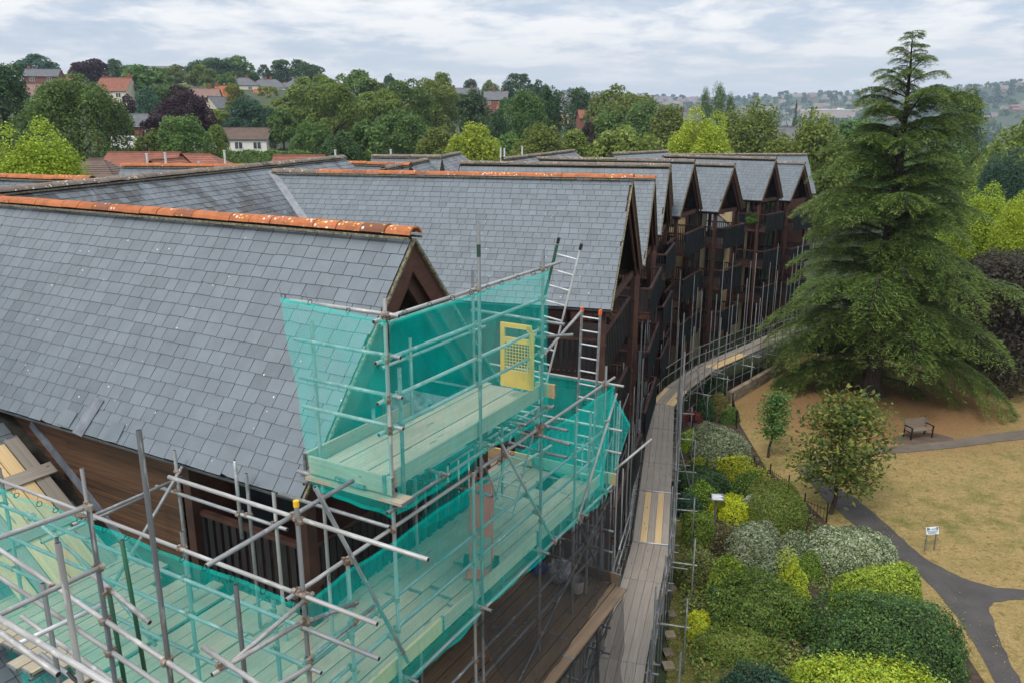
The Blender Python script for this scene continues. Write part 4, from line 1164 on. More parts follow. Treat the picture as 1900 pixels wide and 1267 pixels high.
# ================================================================== OBJECTS
# ------------------------------------------------------------------ ladders
def ladder(label, p, q, side, w, mats, caps=None, n=None):
    t = thing('ladder', label, 'ladder', p)
    d = (q - p); L_ = d.length; d = d / L_; side = (side - d * side.dot(d)).normalized(); nn = d.cross(side)
    for k, sg in enumerate((-1, 1)):
        b = MB(); o = p + side * sg * w / 2
        b.box(o - side * .013 - nn * .032, side * .026, nn * .064, d * L_)
        st = b.obj('stile', mats[k], t)
        if caps:
            b = MB(); b.box(o - side * .02 - nn * .04 + d * (L_ - .06), side * .04, nn * .08, d * .09); b.obj('end_cap', caps, t)
    m = int(L_ / .255)
    for i in range(m):
        b = MB(); c = p + d * (.18 + i * .255); b.tube(c - side * (w / 2 - .012), c + side * (w / 2 - .012), .015, 8); b.obj('rung', ALU, t)
    return t
lad = ladder('aluminium ladder with one green stile leaning up past the upper deck', W(10.84, 6.42, -6.58), W(11.0, 5.28, -1.72), UV_ * .3 - VV_, .36, (ALU, ALU), BLACKRUB)
# the green sleeve on the upper half of its near stile
b = MB(); p, q = W(10.84, 6.42, -6.58), W(11.0, 5.28, -1.72); d = (q - p).normalized(); sd_ = (UV_ * .3 - VV_); sd_ = (sd_ - d * sd_.dot(d)).normalized(); nn = d.cross(sd_)
o = p - sd_ * .18; b.box(o - sd_ * .018 - nn * .037 + d * 3.5, sd_ * .036, nn * .074, d * 1.42)
sl = b.obj('stile_sleeve', GREENP, lad)
ladder('aluminium ladder with orange end caps standing at the far end of the lower deck', W(12.86, 5.80, -6.58), W(12.86, 5.72, -3.20), VV_, .36, (GALV, GALV), ORANGE)

# ------------------------------------------------------------------ yellow gate
g_ = thing('safety_gate', 'yellow mesh gate standing at the far end of the upper deck', 'gate', W(10.1, 5.97, -3.88))
def gpt(a, z): return W(10.1, 5.98 - a, -3.86 + z)
b = MB()
for (a0, z0, a1, z1) in ((0, 0, .07, 1.0), (.50, 0, .57, .93), (.07, 0, .50, .27), (.07, .70, .50, .78), (.07, .93, .53, 1.0)):
    b.box(gpt(a0, z0) - UV_ * .018, gpt(a1, z0) - gpt(a0, z0), UV_ * .036, Z_ * (z1 - z0))
b.add([gpt(.46, 1.0) - UV_ * .018, gpt(.57, .9) - UV_ * .018, gpt(.46, .9) - UV_ * .018, gpt(.46, 1.0) + UV_ * .018, gpt(.57, .9) + UV_ * .018, gpt(.46, .9) + UV_ * .018], [(0, 1, 2), (5, 4, 3), (0, 3, 4, 1)])
b.obj('gate_frame', YELLOW, g_)
b = MB()
for i in range(1, 9): b.box(gpt(.05 + i * .052, .27) - UV_ * .006, -VV_ * .009, UV_ * .009, Z_ * .43)
for i in range(1, 9): b.box(gpt(.06, .26 + i * .05) - UV_ * .008, -VV_ * .46, UV_ * .009, Z_ * .009)
b.obj('mesh_panel', YELLOW, g_)

# ------------------------------------------------------------------ red sack truck
st = thing('sack_truck', 'red sack truck with black wheels standing on the lower deck', 'sack truck', W(9.15, 5.75, -6.58))
sx = (UV_ * .4 - VV_ * .9).normalized(); sy = Vector((-sx.y, sx.x, 0)); o = W(9.2, 5.82, -6.57); lean = (Z_ + sy * .16).normalized()
b = MB()
for sg in (-1, 1):
    pts = [o + sx * sg * .17 + lean * .05, o + sx * sg * .17 + lean * 1.35, o + sx * sg * .12 + lean * 1.45]
    b.path(pts, .014, 8)
b.tube(o - sx * .12 + lean * 1.45, o + sx * .12 + lean * 1.45, .014, 8); b.tube(o - sx * .17 + lean * .4, o + sx * .17 + lean * .4, .012, 8); b.tube(o - sx * .2, o + sx * .2, .014, 8)
b.obj('truck_frame', RED, st)
b = MB(); b.box(o - sx * .15 + lean * .55 - sy * .012, sx * .30, sy * .012, lean * .82); b.obj('back_plate', RED, st)
b = MB(); b.box(o - sx * .2 - sy * .28 + Z_ * .02, sx * .40, sy * .27, Z_ * .01); b.obj('toe_plate', RED, st)
for sg in (-1, 1):
    b = MB(); c = o + sx * sg * .23 + sy * .06 + Z_ * .11; b.tube(c - sx * .035, c + sx * .035, .115, 16); b.tube(c - sx * .045, c + sx * .045, .05, 10); b.obj('wheel', BLACKRUB, st)

# ------------------------------------------------------------------ small things left on the decks
BLUE = simple('blue plastic', (0.02, 0.09, 0.38), (0.012, 0.05, 0.22), 4, 0.4)
CLOTH = simple('patterned cloth', (0.55, 0.55, 0.57), (0.16, 0.17, 0.2), 22, 0.9)
def lump(name, label, cat, c, r, mat, sq=(1, 1, 1), seed=1, rough=.25):
    bm_v, bm_f = [], []
    n, m = 14, 9
    rr = random.Random(seed)
    ph = [rr.uniform(0, 6.28) for _ in range(4)]
    for j in range(m + 1):
        for i in range(n):
            a, e = 6.28318 * i / n, math.pi * (j / m - .5)
            k = 1 + rough * (math.sin(3 * a + ph[0] + 2 * e) * .5 + math.sin(5 * e + 2 * a + ph[1]) * .5)
            bm_v.append((c[0] + r * k * sq[0] * math.cos(e) * math.cos(a), c[1] + r * k * sq[1] * math.cos(e) * math.sin(a), max(c[2] + r * k * sq[2] * (math.sin(e) + .8), c[2])))
    for j in range(m):
        for i in range(n): bm_f.append((j * n + i, j * n + (i + 1) % n, (j + 1) * n + (i + 1) % n, (j + 1) * n + i))
    return tag(link(name, np_mesh(name, bm_v, bm_f, mat, smooth=True)), label, cat)
lump('plastic_bag', 'blue plastic bag slumped against the toe board of the brown deck', 'bag', W(12.6, 6.6, -8.64), .17, BLUE, (1, 1, .8), 3)
lump('crumpled_cloth', 'pale patterned cloth heaped beside the blue bag on the brown deck', 'cloth', W(12.6, 6.1, -8.64), .24, CLOTH, (1, 1, .9), 5, .35)
bk = thing('bucket', 'small pale bucket at the end of the brown deck', 'bucket', W(12.4, 5.65, -8.64))
b = MB(); c = W(12.4, 5.65, -8.64); b.tube(c, c + Z_ * .26, .11, 16, r2=.145, cap=False); b.tube(c, c + Z_ * .01, .11, 16); b.obj('bucket_body', simple('pale bucket', (.55, .5, .46)), bk)
b = MB(); pts = [c + Z_ * .25 + Vector((.145 * math.cos(t), .06, .0)) + Z_ * .12 * math.sin(t) for t in np.linspace(0, math.pi, 9)]; b.path(pts, .005, 5); b.obj('handle', GALV_D, bk)
# bundle of black cable hung over a tube at the bottom left
cb = thing('cable_bundle', 'black cables hanging in loops from a tube at the bottom left', 'cables', W(3.8, 6.6, -5.75))
for k in range(7):
    b = MB(); v = 7.0 - k * .17; r0 = random.uniform(.18, .34)
    pts = [W(3.78 - .05 * math.sin(t * 2 + k), v + r0 * .7 * math.cos(t), -5.45 - .03 * k - r0 * 1.25 * math.sin(t)) for t in np.linspace(-.25, math.pi + .25, 15)]
    b.path(pts, .011, 6); b.obj('cable', BLACKRUB, cb)
b = MB(); b.path([W(3.74, 7.3 - t * 1.5, -5.30 - .25 * t - .12 * math.sin(t * 3)) for t in np.linspace(0, 1, 12)], .018, 6); b.obj('cable', BLACKRUB, cb)
# caps on the tube ends
def cap(label, u, v, z, mat):
    b = MB(); p = W(u, v, z); b.tube(p - Z_ * .05, p + Z_ * .012, R_T + .006, 12); tag(b.obj('tube_cap', mat), label, 'cap')
cap('yellow plastic cap on the scaffold corner post', 5.18, 5.43, -3.58, YELLOW)
b = MB(); p = W(8.62, 5.43, -1.62); b.tube(p, p + Z_ * .16, R_T + .003, 12); tag(b.obj('tape_band', GREENP), 'green tape wound round the tallest scaffold post', 'tape')
# loose slate slipped to the gutter and the long repair slate

# ================================================================== VEGETATION
def LM(name, d, m, l, **k): return leaf_mat(name, d, m, l, **k)
F_GREEN = LM('mid green leaves', (0.039, 0.086, 0.022), (0.086, 0.167, 0.039), (0.182, 0.288, 0.063))
F_DARK = LM('dark green leaves', (0.022, 0.055, 0.022), (0.047, 0.102, 0.034), (0.097, 0.171, 0.051))
F_BLUE = LM('blue green leaves', (0.026, 0.063, 0.043), (0.051, 0.117, 0.075), (0.097, 0.182, 0.108))
F_OLIVE = LM('olive leaves', (0.063, 0.098, 0.022), (0.139, 0.192, 0.034), (0.268, 0.320, 0.063))
F_LIME = LM('lime leaves', (0.128, 0.192, 0.017), (0.299, 0.396, 0.030), (0.535, 0.620, 0.063))
F_COPPER = LM('copper beech leaves', (0.016, 0.009, 0.014), (0.040, 0.018, 0.025), (0.085, 0.040, 0.047), hue=.01)
F_GREY = LM('grey brown leaves', (0.027, 0.027, 0.018), (0.057, 0.051, 0.035), (0.101, 0.084, 0.062), hue=.01)
F_SILVER = LM('silver variegated leaves', (.060, .100, .052), (.290, .345, .215), (.60, .60, .44), hue=.01)
F_YELLOW = LM('golden leaves', (0.182, 0.232, 0.014), (0.447, 0.497, 0.023), (0.660, 0.660, 0.058), hue=.015)
F_HEDGE = LM('clipped green leaves', (0.063, 0.112, 0.022), (0.150, 0.225, 0.036), (0.288, 0.374, 0.063))
F_BRIGHT = LM('bright green leaves', (0.130, 0.211, 0.025), (0.283, 0.424, 0.043), (0.483, 0.624, 0.090))
F_BROWNG = LM('brown green leaves', (0.086, 0.073, 0.030), (0.160, 0.150, 0.047), (0.268, 0.236, 0.086))
F_RED = LM('dark red blades', (0.078, 0.019, 0.022), (0.186, 0.046, 0.046), (0.341, 0.109, 0.093), hue=.01)
F_CONIF = LM('conifer needles', (.045, .084, .020), (.095, .155, .034), (.155, .225, .055), trans=.25, hue=.0)
F_CONIF_T = LM('young lit conifer needles', (.095, .155, .032), (.165, .240, .050), (.235, .310, .080), trans=.3, hue=.0)  # new growth, with the lit look of the spray tips put into the colour
BARK = simple('bark', (.075, .055, .042), (.03, .022, .018), 3, .95, bump=.04, stretch=(3, 3, .6))
BARK_P = simple('pale bark', (.17, .14, .11), (.08, .065, .05), 3, .95, bump=.02, stretch=(3, 3, .8))

def crown_mesh(name, mat, n, leaf, kind='round', seed=1, clumps=46, asp=1.0):
    """unit crown: radius about 1, height 0..1, of leaf faces gathered in clumps"""
    global rng
    keep = rng; rng = np.random.default_rng(seed)
    if kind == 'round':
        c = unit(rng.normal(size=(clumps, 3))); c[:, 2] = np.where(c[:, 2] < -.55, -c[:, 2], c[:, 2])
        rad = rng.uniform(.20, .38, clumps)
        k = rng.uniform(.55, .80, clumps)[:, None]
        c = c * k * np.array([1, 1, 1.0]); c += rng.normal(size=c.shape) * .05
    elif kind == 'tall':
        t = rng.uniform(-.9, .95, clumps); a = rng.uniform(0, 6.283, clumps)
        rr = np.sqrt(np.clip(1 - (np.abs(t) ** 2.2), .02, 1)) * rng.uniform(.35, .78, clumps)
        c = np.stack([rr * np.cos(a), rr * np.sin(a), t * .85], -1); rad = rng.uniform(.17, .30, clumps)
    elif kind == 'cone':
        t = rng.uniform(0, 1, clumps) ** 1.3; a = rng.uniform(0, 6.283, clumps)
        rr = (1 - t) * rng.uniform(.5, .9, clumps); c = np.stack([rr * np.cos(a), rr * np.sin(a), -0.9 + 1.8 * t], -1); rad = .10 + .2 * (1 - t)
    elif kind == 'poplar':
        t = rng.uniform(-.95, .92, clumps); a = rng.uniform(0, 6.283, clumps)
        rr = .55 * (1 - np.clip(t, -.2, 1) ** 2 * .75) * rng.uniform(.2, 1, clumps); c = np.stack([rr * np.cos(a), rr * np.sin(a), t], -1); rad = rng.uniform(.16, .30, clumps)
    elif kind == 'flat':
        c = unit(rng.normal(size=(clumps, 3))); c[:, 2] = np.abs(c[:, 2]) * .8 - .1; rad = rng.uniform(.16, .32, clumps); c *= rng.uniform(.6, .85, clumps)[:, None]
    w = rad ** 2; idx = rng.choice(clumps, n, p=w / w.sum())
    d = unit(rng.normal(size=(n, 3)) + unit(c[idx]) * .55 + np.array([0, 0, .35]))
    r_ = rad[idx] * rng.uniform(.72, 1.06, n)
    stretch = np.array([1, 1, 1.5]) if kind == 'poplar' else np.array([1, 1, .85])
    pos = c[idx] + d * r_[:, None] * stretch
    nrm = d * .75 + rng.normal(size=(n, 3)) * .55 + np.array([0, 0, .25])
    sz = leaf * rng.uniform(.6, 1.35, n)
    pos[:, 2] = (pos[:, 2] + 1.05) / 2.1
    m = np.percentile(np.hypot(pos[:, 0], pos[:, 1]), 99); pos[:, :2] /= m
    zlo, zhi = np.percentile(pos[:, 2], [1, 99.5]); pos[:, 2] = (pos[:, 2] - zlo) / (zhi - zlo)
    pos[:, 2] *= asp
    v, f = cards(pos, nrm, sz, sz * .62)
    rng = keep
    return np_mesh(name, v, f, mat)
def trunk_mesh(name, mat, seed):
    rr = random.Random(seed); b = MB()
    b.tube((0, 0, 0), (rr.uniform(-.02, .02), 0, .35), .034, 9, r2=.026); b.tube((0, 0, .34), (rr.uniform(-.03, .03), .02, .72), .026, 8, r2=.012)
    for i in range(7):
        a = rr.uniform(0, 6.28); z = rr.uniform(.3, .6); L_ = rr.uniform(.2, .34)
        b.tube((0, 0, z), (math.cos(a) * L_, math.sin(a) * L_, z + rr.uniform(.1, .3)), .013, 6, r2=.004)
    return b.mesh(name, mat)
TRUNKS = [trunk_mesh('trunk', m, i) for i, m in enumerate((BARK, BARK, BARK_P))]
CR = {}
def crown(kind, mat, fine=False, asp=1.6):
    asp = min((1.3, 1.6, 2.0, 2.6, 3.4, 4.6, 6.5, 9), key=lambda a: abs(math.log(a / asp)))
    k = (kind, mat.name, fine, asp)
    if k not in CR:
        n, leaf = ((4200, .060), (9000, .040), (26000, .024))[int(fine)]
        q = max(1, asp / 1.8)
        CR[k] = crown_mesh('crown', mat, int(n * min(q, 2)), leaf, kind, 100 + 17 * len(CR), int((54 if fine else 40) * q), asp)
    return CR[k], asp
def tree(label, px, ptop, pw, dist, mat, kind='round', fine=False, zb=None, low=.12, ang=None):
    p = D(px, ptop, dist); ztop = p.z; zg = T(p.x, p.y) if zb is None else zb
    if ztop - zg < 2.5: zg = ztop - 2.5
    wv = pw * 1.1 * (dist * CP + .3) / 1477 / 2
    h = ztop - zg; r = wv * 1.04
    t = thing('tree', label, 'tree', (p.x, p.y, zg), 0, 'trees beyond the roofs')
    a = random.uniform(0, 6.28)
    lowz_ = max(low * h, h - 3.2 * r) if kind in ('round', 'flat') else low * h
    cm, asp = crown(kind, mat, fine, (h - lowz_) / r)
    c = bpy.data.objects.new('crown', cm); COL.objects.link(c); c.parent = t
    c.location = (0, 0, lowz_); c.scale = (r, r, (h - lowz_) / asp); c.rotation_euler = (0, 0, a)
    k = bpy.data.objects.new('trunk', random.choice(TRUNKS)); COL.objects.link(k); k.parent = t
    k.scale = (h * .8, h * .8, h * .95); k.rotation_euler = (0, 0, a)
    return t
TREES = [
 # label, px, top, width, distance, leaves, crown, fine
 ('yellow green tree at the left edge in front of a big round tree', 52, 240, 190, 47, F_LIME, 'round', 2),
 ('big rounded green tree behind the yellow green one at the left', 132, 145, 172, 100, F_GREEN, 'round', 2),
 ('tall dark tree cut by the left edge of the picture', -8, 118, 110, 120, F_DARK, 'round', 1),
 ('dark skyline tree above the brick house at the far left', 65, 102, 78, 340, F_BLUE, 'flat', 0),
 ('purple beech on the skyline above the big rounded tree', 167, 111, 68, 290, F_COPPER, 'round', 0),
 ('small skyline tree right of the purple beech', 212, 111, 44, 350, F_DARK, 'flat', 0),
 ('low skyline tree over the red roofed cream house', 245, 122, 60, 360, F_GREEN, 'round', 0),
 ('broad green tree right of the red roofed cream house', 272, 125, 110, 240, F_GREEN, 'round', 0),
 ('green skyline tree left of the wooded top', 320, 121, 60, 380, F_OLIVE, 'round', 0),
 ('blue green conifer like tree left of the large copper beech', 272, 163, 46, 185, F_BLUE, 'round', 0),
 ('large copper beech in front of the red brown roofed house', 333, 163, 108, 150, F_COPPER, 'round', 1),
 ('small dark copper tree beside the grey roofed brick house', 228, 214, 40, 128, F_COPPER, 'round', 0),
 ('low copper shrub tree in front of the grey roofed brick house', 284, 216, 60, 135, F_COPPER, 'round', 0),
 ('thin copper tree under the cream house gable', 236, 176, 26, 200, F_COPPER, 'tall', 0),
 ('bushy green tree below the large copper beech', 340, 217, 92, 112, F_GREEN, 'round', 1),
 ('pale green bush in front of the white bungalow roof', 403, 234, 44, 118, F_OLIVE, 'round', 0),
 ('pale green bushes left of the bushy green tree', 272, 243, 66, 112, F_OLIVE, 'round', 0),
 ('large grey green crown on the wooded skyline', 388, 108, 84, 400, F_DARK, 'round', 0),
 ('large green crown beside it on the wooded skyline', 436, 107, 84, 410, F_GREEN, 'round', 0),
 ('pale green tree below the wooded skyline', 372, 122, 60, 330, F_OLIVE, 'round', 0),
 ('round green tree by the orange roofed house', 420, 136, 40, 300, F_GREEN, 'round', 0),
 ('narrow dark skyline tree left of a pair of crowns', 489, 121, 24, 420, F_DARK, 'tall', 0),
 ('dark open skyline tree, left of the pair', 520, 112, 50, 420, F_DARK, 'tall', 0),
 ('dark broad skyline tree, right of the pair', 562, 113, 66, 420, F_DARK, 'round', 0),
 ('slim pale birch like tree left of a dark bushy tree', 432, 156, 34, 205, F_OLIVE, 'tall', 0),
 ('dark blue green bushy tree above the white bungalow', 462, 180, 84, 165, F_BLUE, 'round', 1),
 ('tall loose green tree right of the white bungalow', 582, 140, 100, 185, F_OLIVE, 'tall', 1),
 ('tall olive green tree with a bare lower trunk', 615, 160, 96, 142, F_OLIVE, 'tall', 1),
 ('small green tree at the end of the white bungalow', 522, 205, 64, 150, F_GREEN, 'round', 0),
 ('dark tree behind the tall olive green one', 662, 132, 84, 240, F_GREEN, 'round', 0),
 ('bright green tree right of the dark one on the skyline', 700, 150, 56, 240, F_OLIVE, 'round', 0),
 ('tall mid green tree at the left of the central wood', 702, 168, 96, 160, F_OLIVE, 'tall', 1),
 ('tall mid green tree in the middle of the central wood', 752, 150, 104, 165, F_GREEN, 'tall', 1),
 ('tall light green tree at the right of the central wood', 806, 150, 90, 180, F_OLIVE, 'tall', 1),
 ('light green crown peeping over the central wood', 822, 136, 44, 260, F_OLIVE, 'round', 0),
 ('broad green tree low in the central wood', 745, 205, 110, 135, F_GREEN, 'round', 1),
 ('green undergrowth tree low at the left of the central wood', 680, 225, 90, 128, F_GREEN, 'round', 0),
 ('tiny skyline tree left of the terraced houses', 722, 138, 24, 420, F_DARK, 'round', 0),
 ('small dark skyline tree behind the terraced houses', 872, 148, 26, 420, F_DARK, 'round', 0),
 ('small pale skyline tree between the terraced houses', 910, 150, 34, 430, F_OLIVE, 'round', 0),
 ('dark round tree in front of the terraced houses', 872, 168, 76, 200, F_DARK, 'round', 0),
 ('yellowish tree in front of the dark round one', 878, 232, 104, 110, F_LIME, 'round', 1),
 ('dark slim tree between the yellowish tree and a bright round one', 925, 205, 40, 150, F_DARK, 'tall', 0),
 ('open topped dark tree on the skyline right of the brick houses', 962, 138, 60, 330, F_DARK, 'tall', 0),
 ('dark skyline tree leaning against the open topped one', 1003, 152, 56, 320, F_DARK, 'round', 0),
 ('rich green round tree below the open topped dark tree', 978, 170, 84, 165, F_GREEN, 'round', 1),
 ('rich dark green tree joined to its right side', 1022, 164, 58, 172, F_DARK, 'tall', 0),
 ('round grey green tree right of the rich green pair', 1076, 165, 52, 260, F_DARK, 'round', 0),
 ('olive bush tree in front of the rich green pair', 1003, 236, 110, 105, F_OLIVE, 'round', 1),
 ('low olive tree just behind the grey ridge', 1065, 244, 76, 108, F_OLIVE, 'round', 0),
 ('bare greyish tree beside the low olive one', 1090, 228, 40, 122, F_GREY, 'round', 0),
 ('wide olive tree crossing the skyline in the middle', 1152, 163, 130, 205, F_OLIVE, 'round', 1),
 ('green tree under the wide olive one', 1132, 207, 76, 152, F_GREEN, 'round', 0),
 ('dark green bushy tree behind the roof with the first open gable', 1160, 243, 176, 95, F_OLIVE, 'round', 1),
 ('olive tree left of the small brick house', 1237, 197, 86, 150, F_OLIVE, 'round', 0),
 ('left hand poplar of the three', 1311, 164, 26, 250, F_GREEN, 'poplar', 0),
 ('tallest poplar, in the middle of the three', 1335, 158, 36, 252, F_GREEN, 'poplar', 0),
 ('right hand poplar of the three', 1357, 174, 24, 250, F_GREEN, 'poplar', 0),
 ('bright yellow green tree in front of the poplars', 1304, 212, 140, 84, F_LIME, 'round', 2),
 ('yellowish olive tree right of the poplars', 1402, 195, 126, 108, F_OLIVE, 'round', 1),
 ('narrow dark conifer beyond the olive trees', 1478, 192, 22, 220, F_DARK, 'cone', 0),
 ('olive tree left of the great conifer', 1512, 215, 140, 98, F_OLIVE, 'round', 1),
 ('green tree below the dormer window', 1440, 262, 80, 92, F_OLIVE, 'round', 0),
 ('green tree behind the great conifer', 1600, 225, 150, 110, F_GREEN, 'round', 1),
 ('dark green tree right behind the top of the great conifer', 1790, 168, 90, 118, F_GREEN, 'round', 1),
 ('broad olive tree cut by the right edge under the far hills', 1905, 205, 230, 78, F_OLIVE, 'round', 2),
 ('blue green tree at the right edge below the broad olive one', 1882, 285, 120, 64, F_BLUE, 'round', 2),
 ('yellow green rounded tree right of the great conifer', 1830, 352, 130, 56, F_LIME, 'round', 2),
 ('yellow green tree at the right edge above the dark beech', 1908, 362, 100, 52, F_LIME, 'round', 2),
 ('green tree behind the yellow green rounded tree', 1760, 290, 130, 75, F_GREEN, 'round', 1),
 ('dark purple grey beech at the right edge over the lawn', 1905, 466, 270, 46, F_GREY, 'round', 2),
 ('second dark beech behind the great conifer', 1740, 470, 150, 56, F_GREY, 'round', 1),
]
TREES += [
 ('green tree filling the slope left of the white bungalow', 318, 238, 70, 128, F_GREEN, 'round', 0),
 ('olive tree behind the left end of the white bungalow', 408, 205, 60, 190, F_OLIVE, 'round', 0),
 ('dark green tree between the copper beech and the orange roof', 440, 190, 50, 205, F_GREEN, 'round', 0),
 ('olive tree on the slope above the dark bushy tree', 506, 196, 60, 210, F_OLIVE, 'round', 0),
 ('green tree beside the clipped hedge', 575, 228, 80, 122, F_GREEN, 'round', 1),
 ('dark green tree at the foot of the tall olive one', 628, 245, 84, 112, F_DARK, 'round', 1),
 ('green tree behind the dormer roof and the yellowish olive tree', 1475, 240, 60, 160, F_GREEN, 'round', 0),
 ('olive tree between the pinkish roof and the purple beech', 160, 168, 50, 260, F_OLIVE, 'round', 0),
 ('mid green tree over the small dark copper tree', 300, 158, 66, 230, F_GREEN, 'round', 0),
 ('dark tree in the middle of the slope behind the light tall trees', 640, 178, 80, 210, F_DARK, 'round', 0),
 ('green tree right of the brick terrace end', 945, 182, 50, 250, F_GREEN, 'round', 0),
 ('light green tree at the foot of the rich green pair', 940, 248, 80, 120, F_GREEN, 'round', 0),
 ('olive tree low in front of the central wood', 815, 238, 90, 118, F_OLIVE, 'round', 1),
 ('olive tree on the bare slope right of the orange outbuilding', 528, 178, 52, 245, F_OLIVE, 'round', 0),
 ('green tree on the bare slope behind the tall loose one', 556, 184, 56, 232, F_GREEN, 'round', 0),
 ('green tree right of the wide olive one', 1195, 190, 70, 190, F_GREEN, 'round', 0),
]
for i, (lb, px, pt, pw, ds, m_, kd, fn) in enumerate(TREES):
    low = .04 if 'dark purple' in lb else .1
    tree(lb, px, pt, pw, ds, m_, kd, fn, low=low)

# woods that read as one mass, filling the slopes behind
def wood(name, label, n, region, mat, size, seed):
    g_ = np.random.default_rng(seed)
    pts = []
    while len(pts) < n:
        az, d = region(g_)
        x, y = d * math.sin(math.radians(az)), d * math.cos(math.radians(az))
        pts.append((x, y, T(x, y), size * g_.uniform(.7, 1.4)))
    return pts
def scatter(name, pts, base, kind='stuff', hscale=1.25):
    """one mesh made of many small crowns"""
    vs = np.empty(len(base.vertices) * 3, dtype=np.float32); base.vertices.foreach_get('co', vs); vs = vs.reshape(-1, 3)
    nf = len(base.polygons); fs = np.empty(nf * 4, dtype=np.int32); base.loops.foreach_get('vertex_index', fs); fs = fs.reshape(-1, 4)
    V, F = [], []
    for i, (x, y, z, r) in enumerate(pts):
        a = random.uniform(0, 6.28); c, s = math.cos(a), math.sin(a)
        R = np.array([[c, s, 0], [-s, c, 0], [0, 0, 1]])
        hr = random.uniform(.8, 1.25) * hscale * .8
        V.append((vs @ R) * np.array([r, r, r * hr * 1.5]) + np.array([x, y, z - r * .1])); F.append(fs + i * len(vs))
    return tag(link(name, np_mesh(name, np.concatenate(V), np.concatenate(F), list(base.materials))), kind=kind)
coarse = lambda m, s: crown_mesh('crown', m, 300, .17, 'round', s, 14)
for nm_, m_, n_, seed, reg, size in (
    ('hillside_wood', F_GREEN, 90, 1, lambda g: (g.uniform(-42, 4), g.uniform(430, 700)), 3.6),
    ('hillside_wood', F_DARK, 60, 2, lambda g: (g.uniform(-42, 6), g.uniform(430, 700)), 4.0),
    ('hillside_wood', F_OLIVE, 110, 3, lambda g: (g.uniform(-40, 8), g.uniform(150, 400)), 2.0),
    ('valley_wood', F_OLIVE, 130, 4, lambda g: (g.uniform(7, 42), g.uniform(120, 420)), 3.8),
    ('valley_wood', F_GREEN, 200, 5, lambda g: (g.uniform(6, 44), g.uniform(200, 900)), 5.0),
    ('distant_wood', F_DARK, 1150, 6, lambda g: (g.uniform(-6, 46), g.uniform(900, 3300)), 8),
    ('distant_wood', F_GREEN, 800, 7, lambda g: (g.uniform(-6, 46), g.uniform(800, 3300)), 7)):
    g_ = np.random.default_rng(seed)
    pts = []
    for _ in range(n_):
        az, d = reg(g_); x, y = d * math.sin(math.radians(az)), d * math.cos(math.radians(az))
        pts.append((x, y, T(x, y), size * g_.uniform(.7, 1.35)))
    scatter(nm_, pts, coarse(m_, 50 + seed))
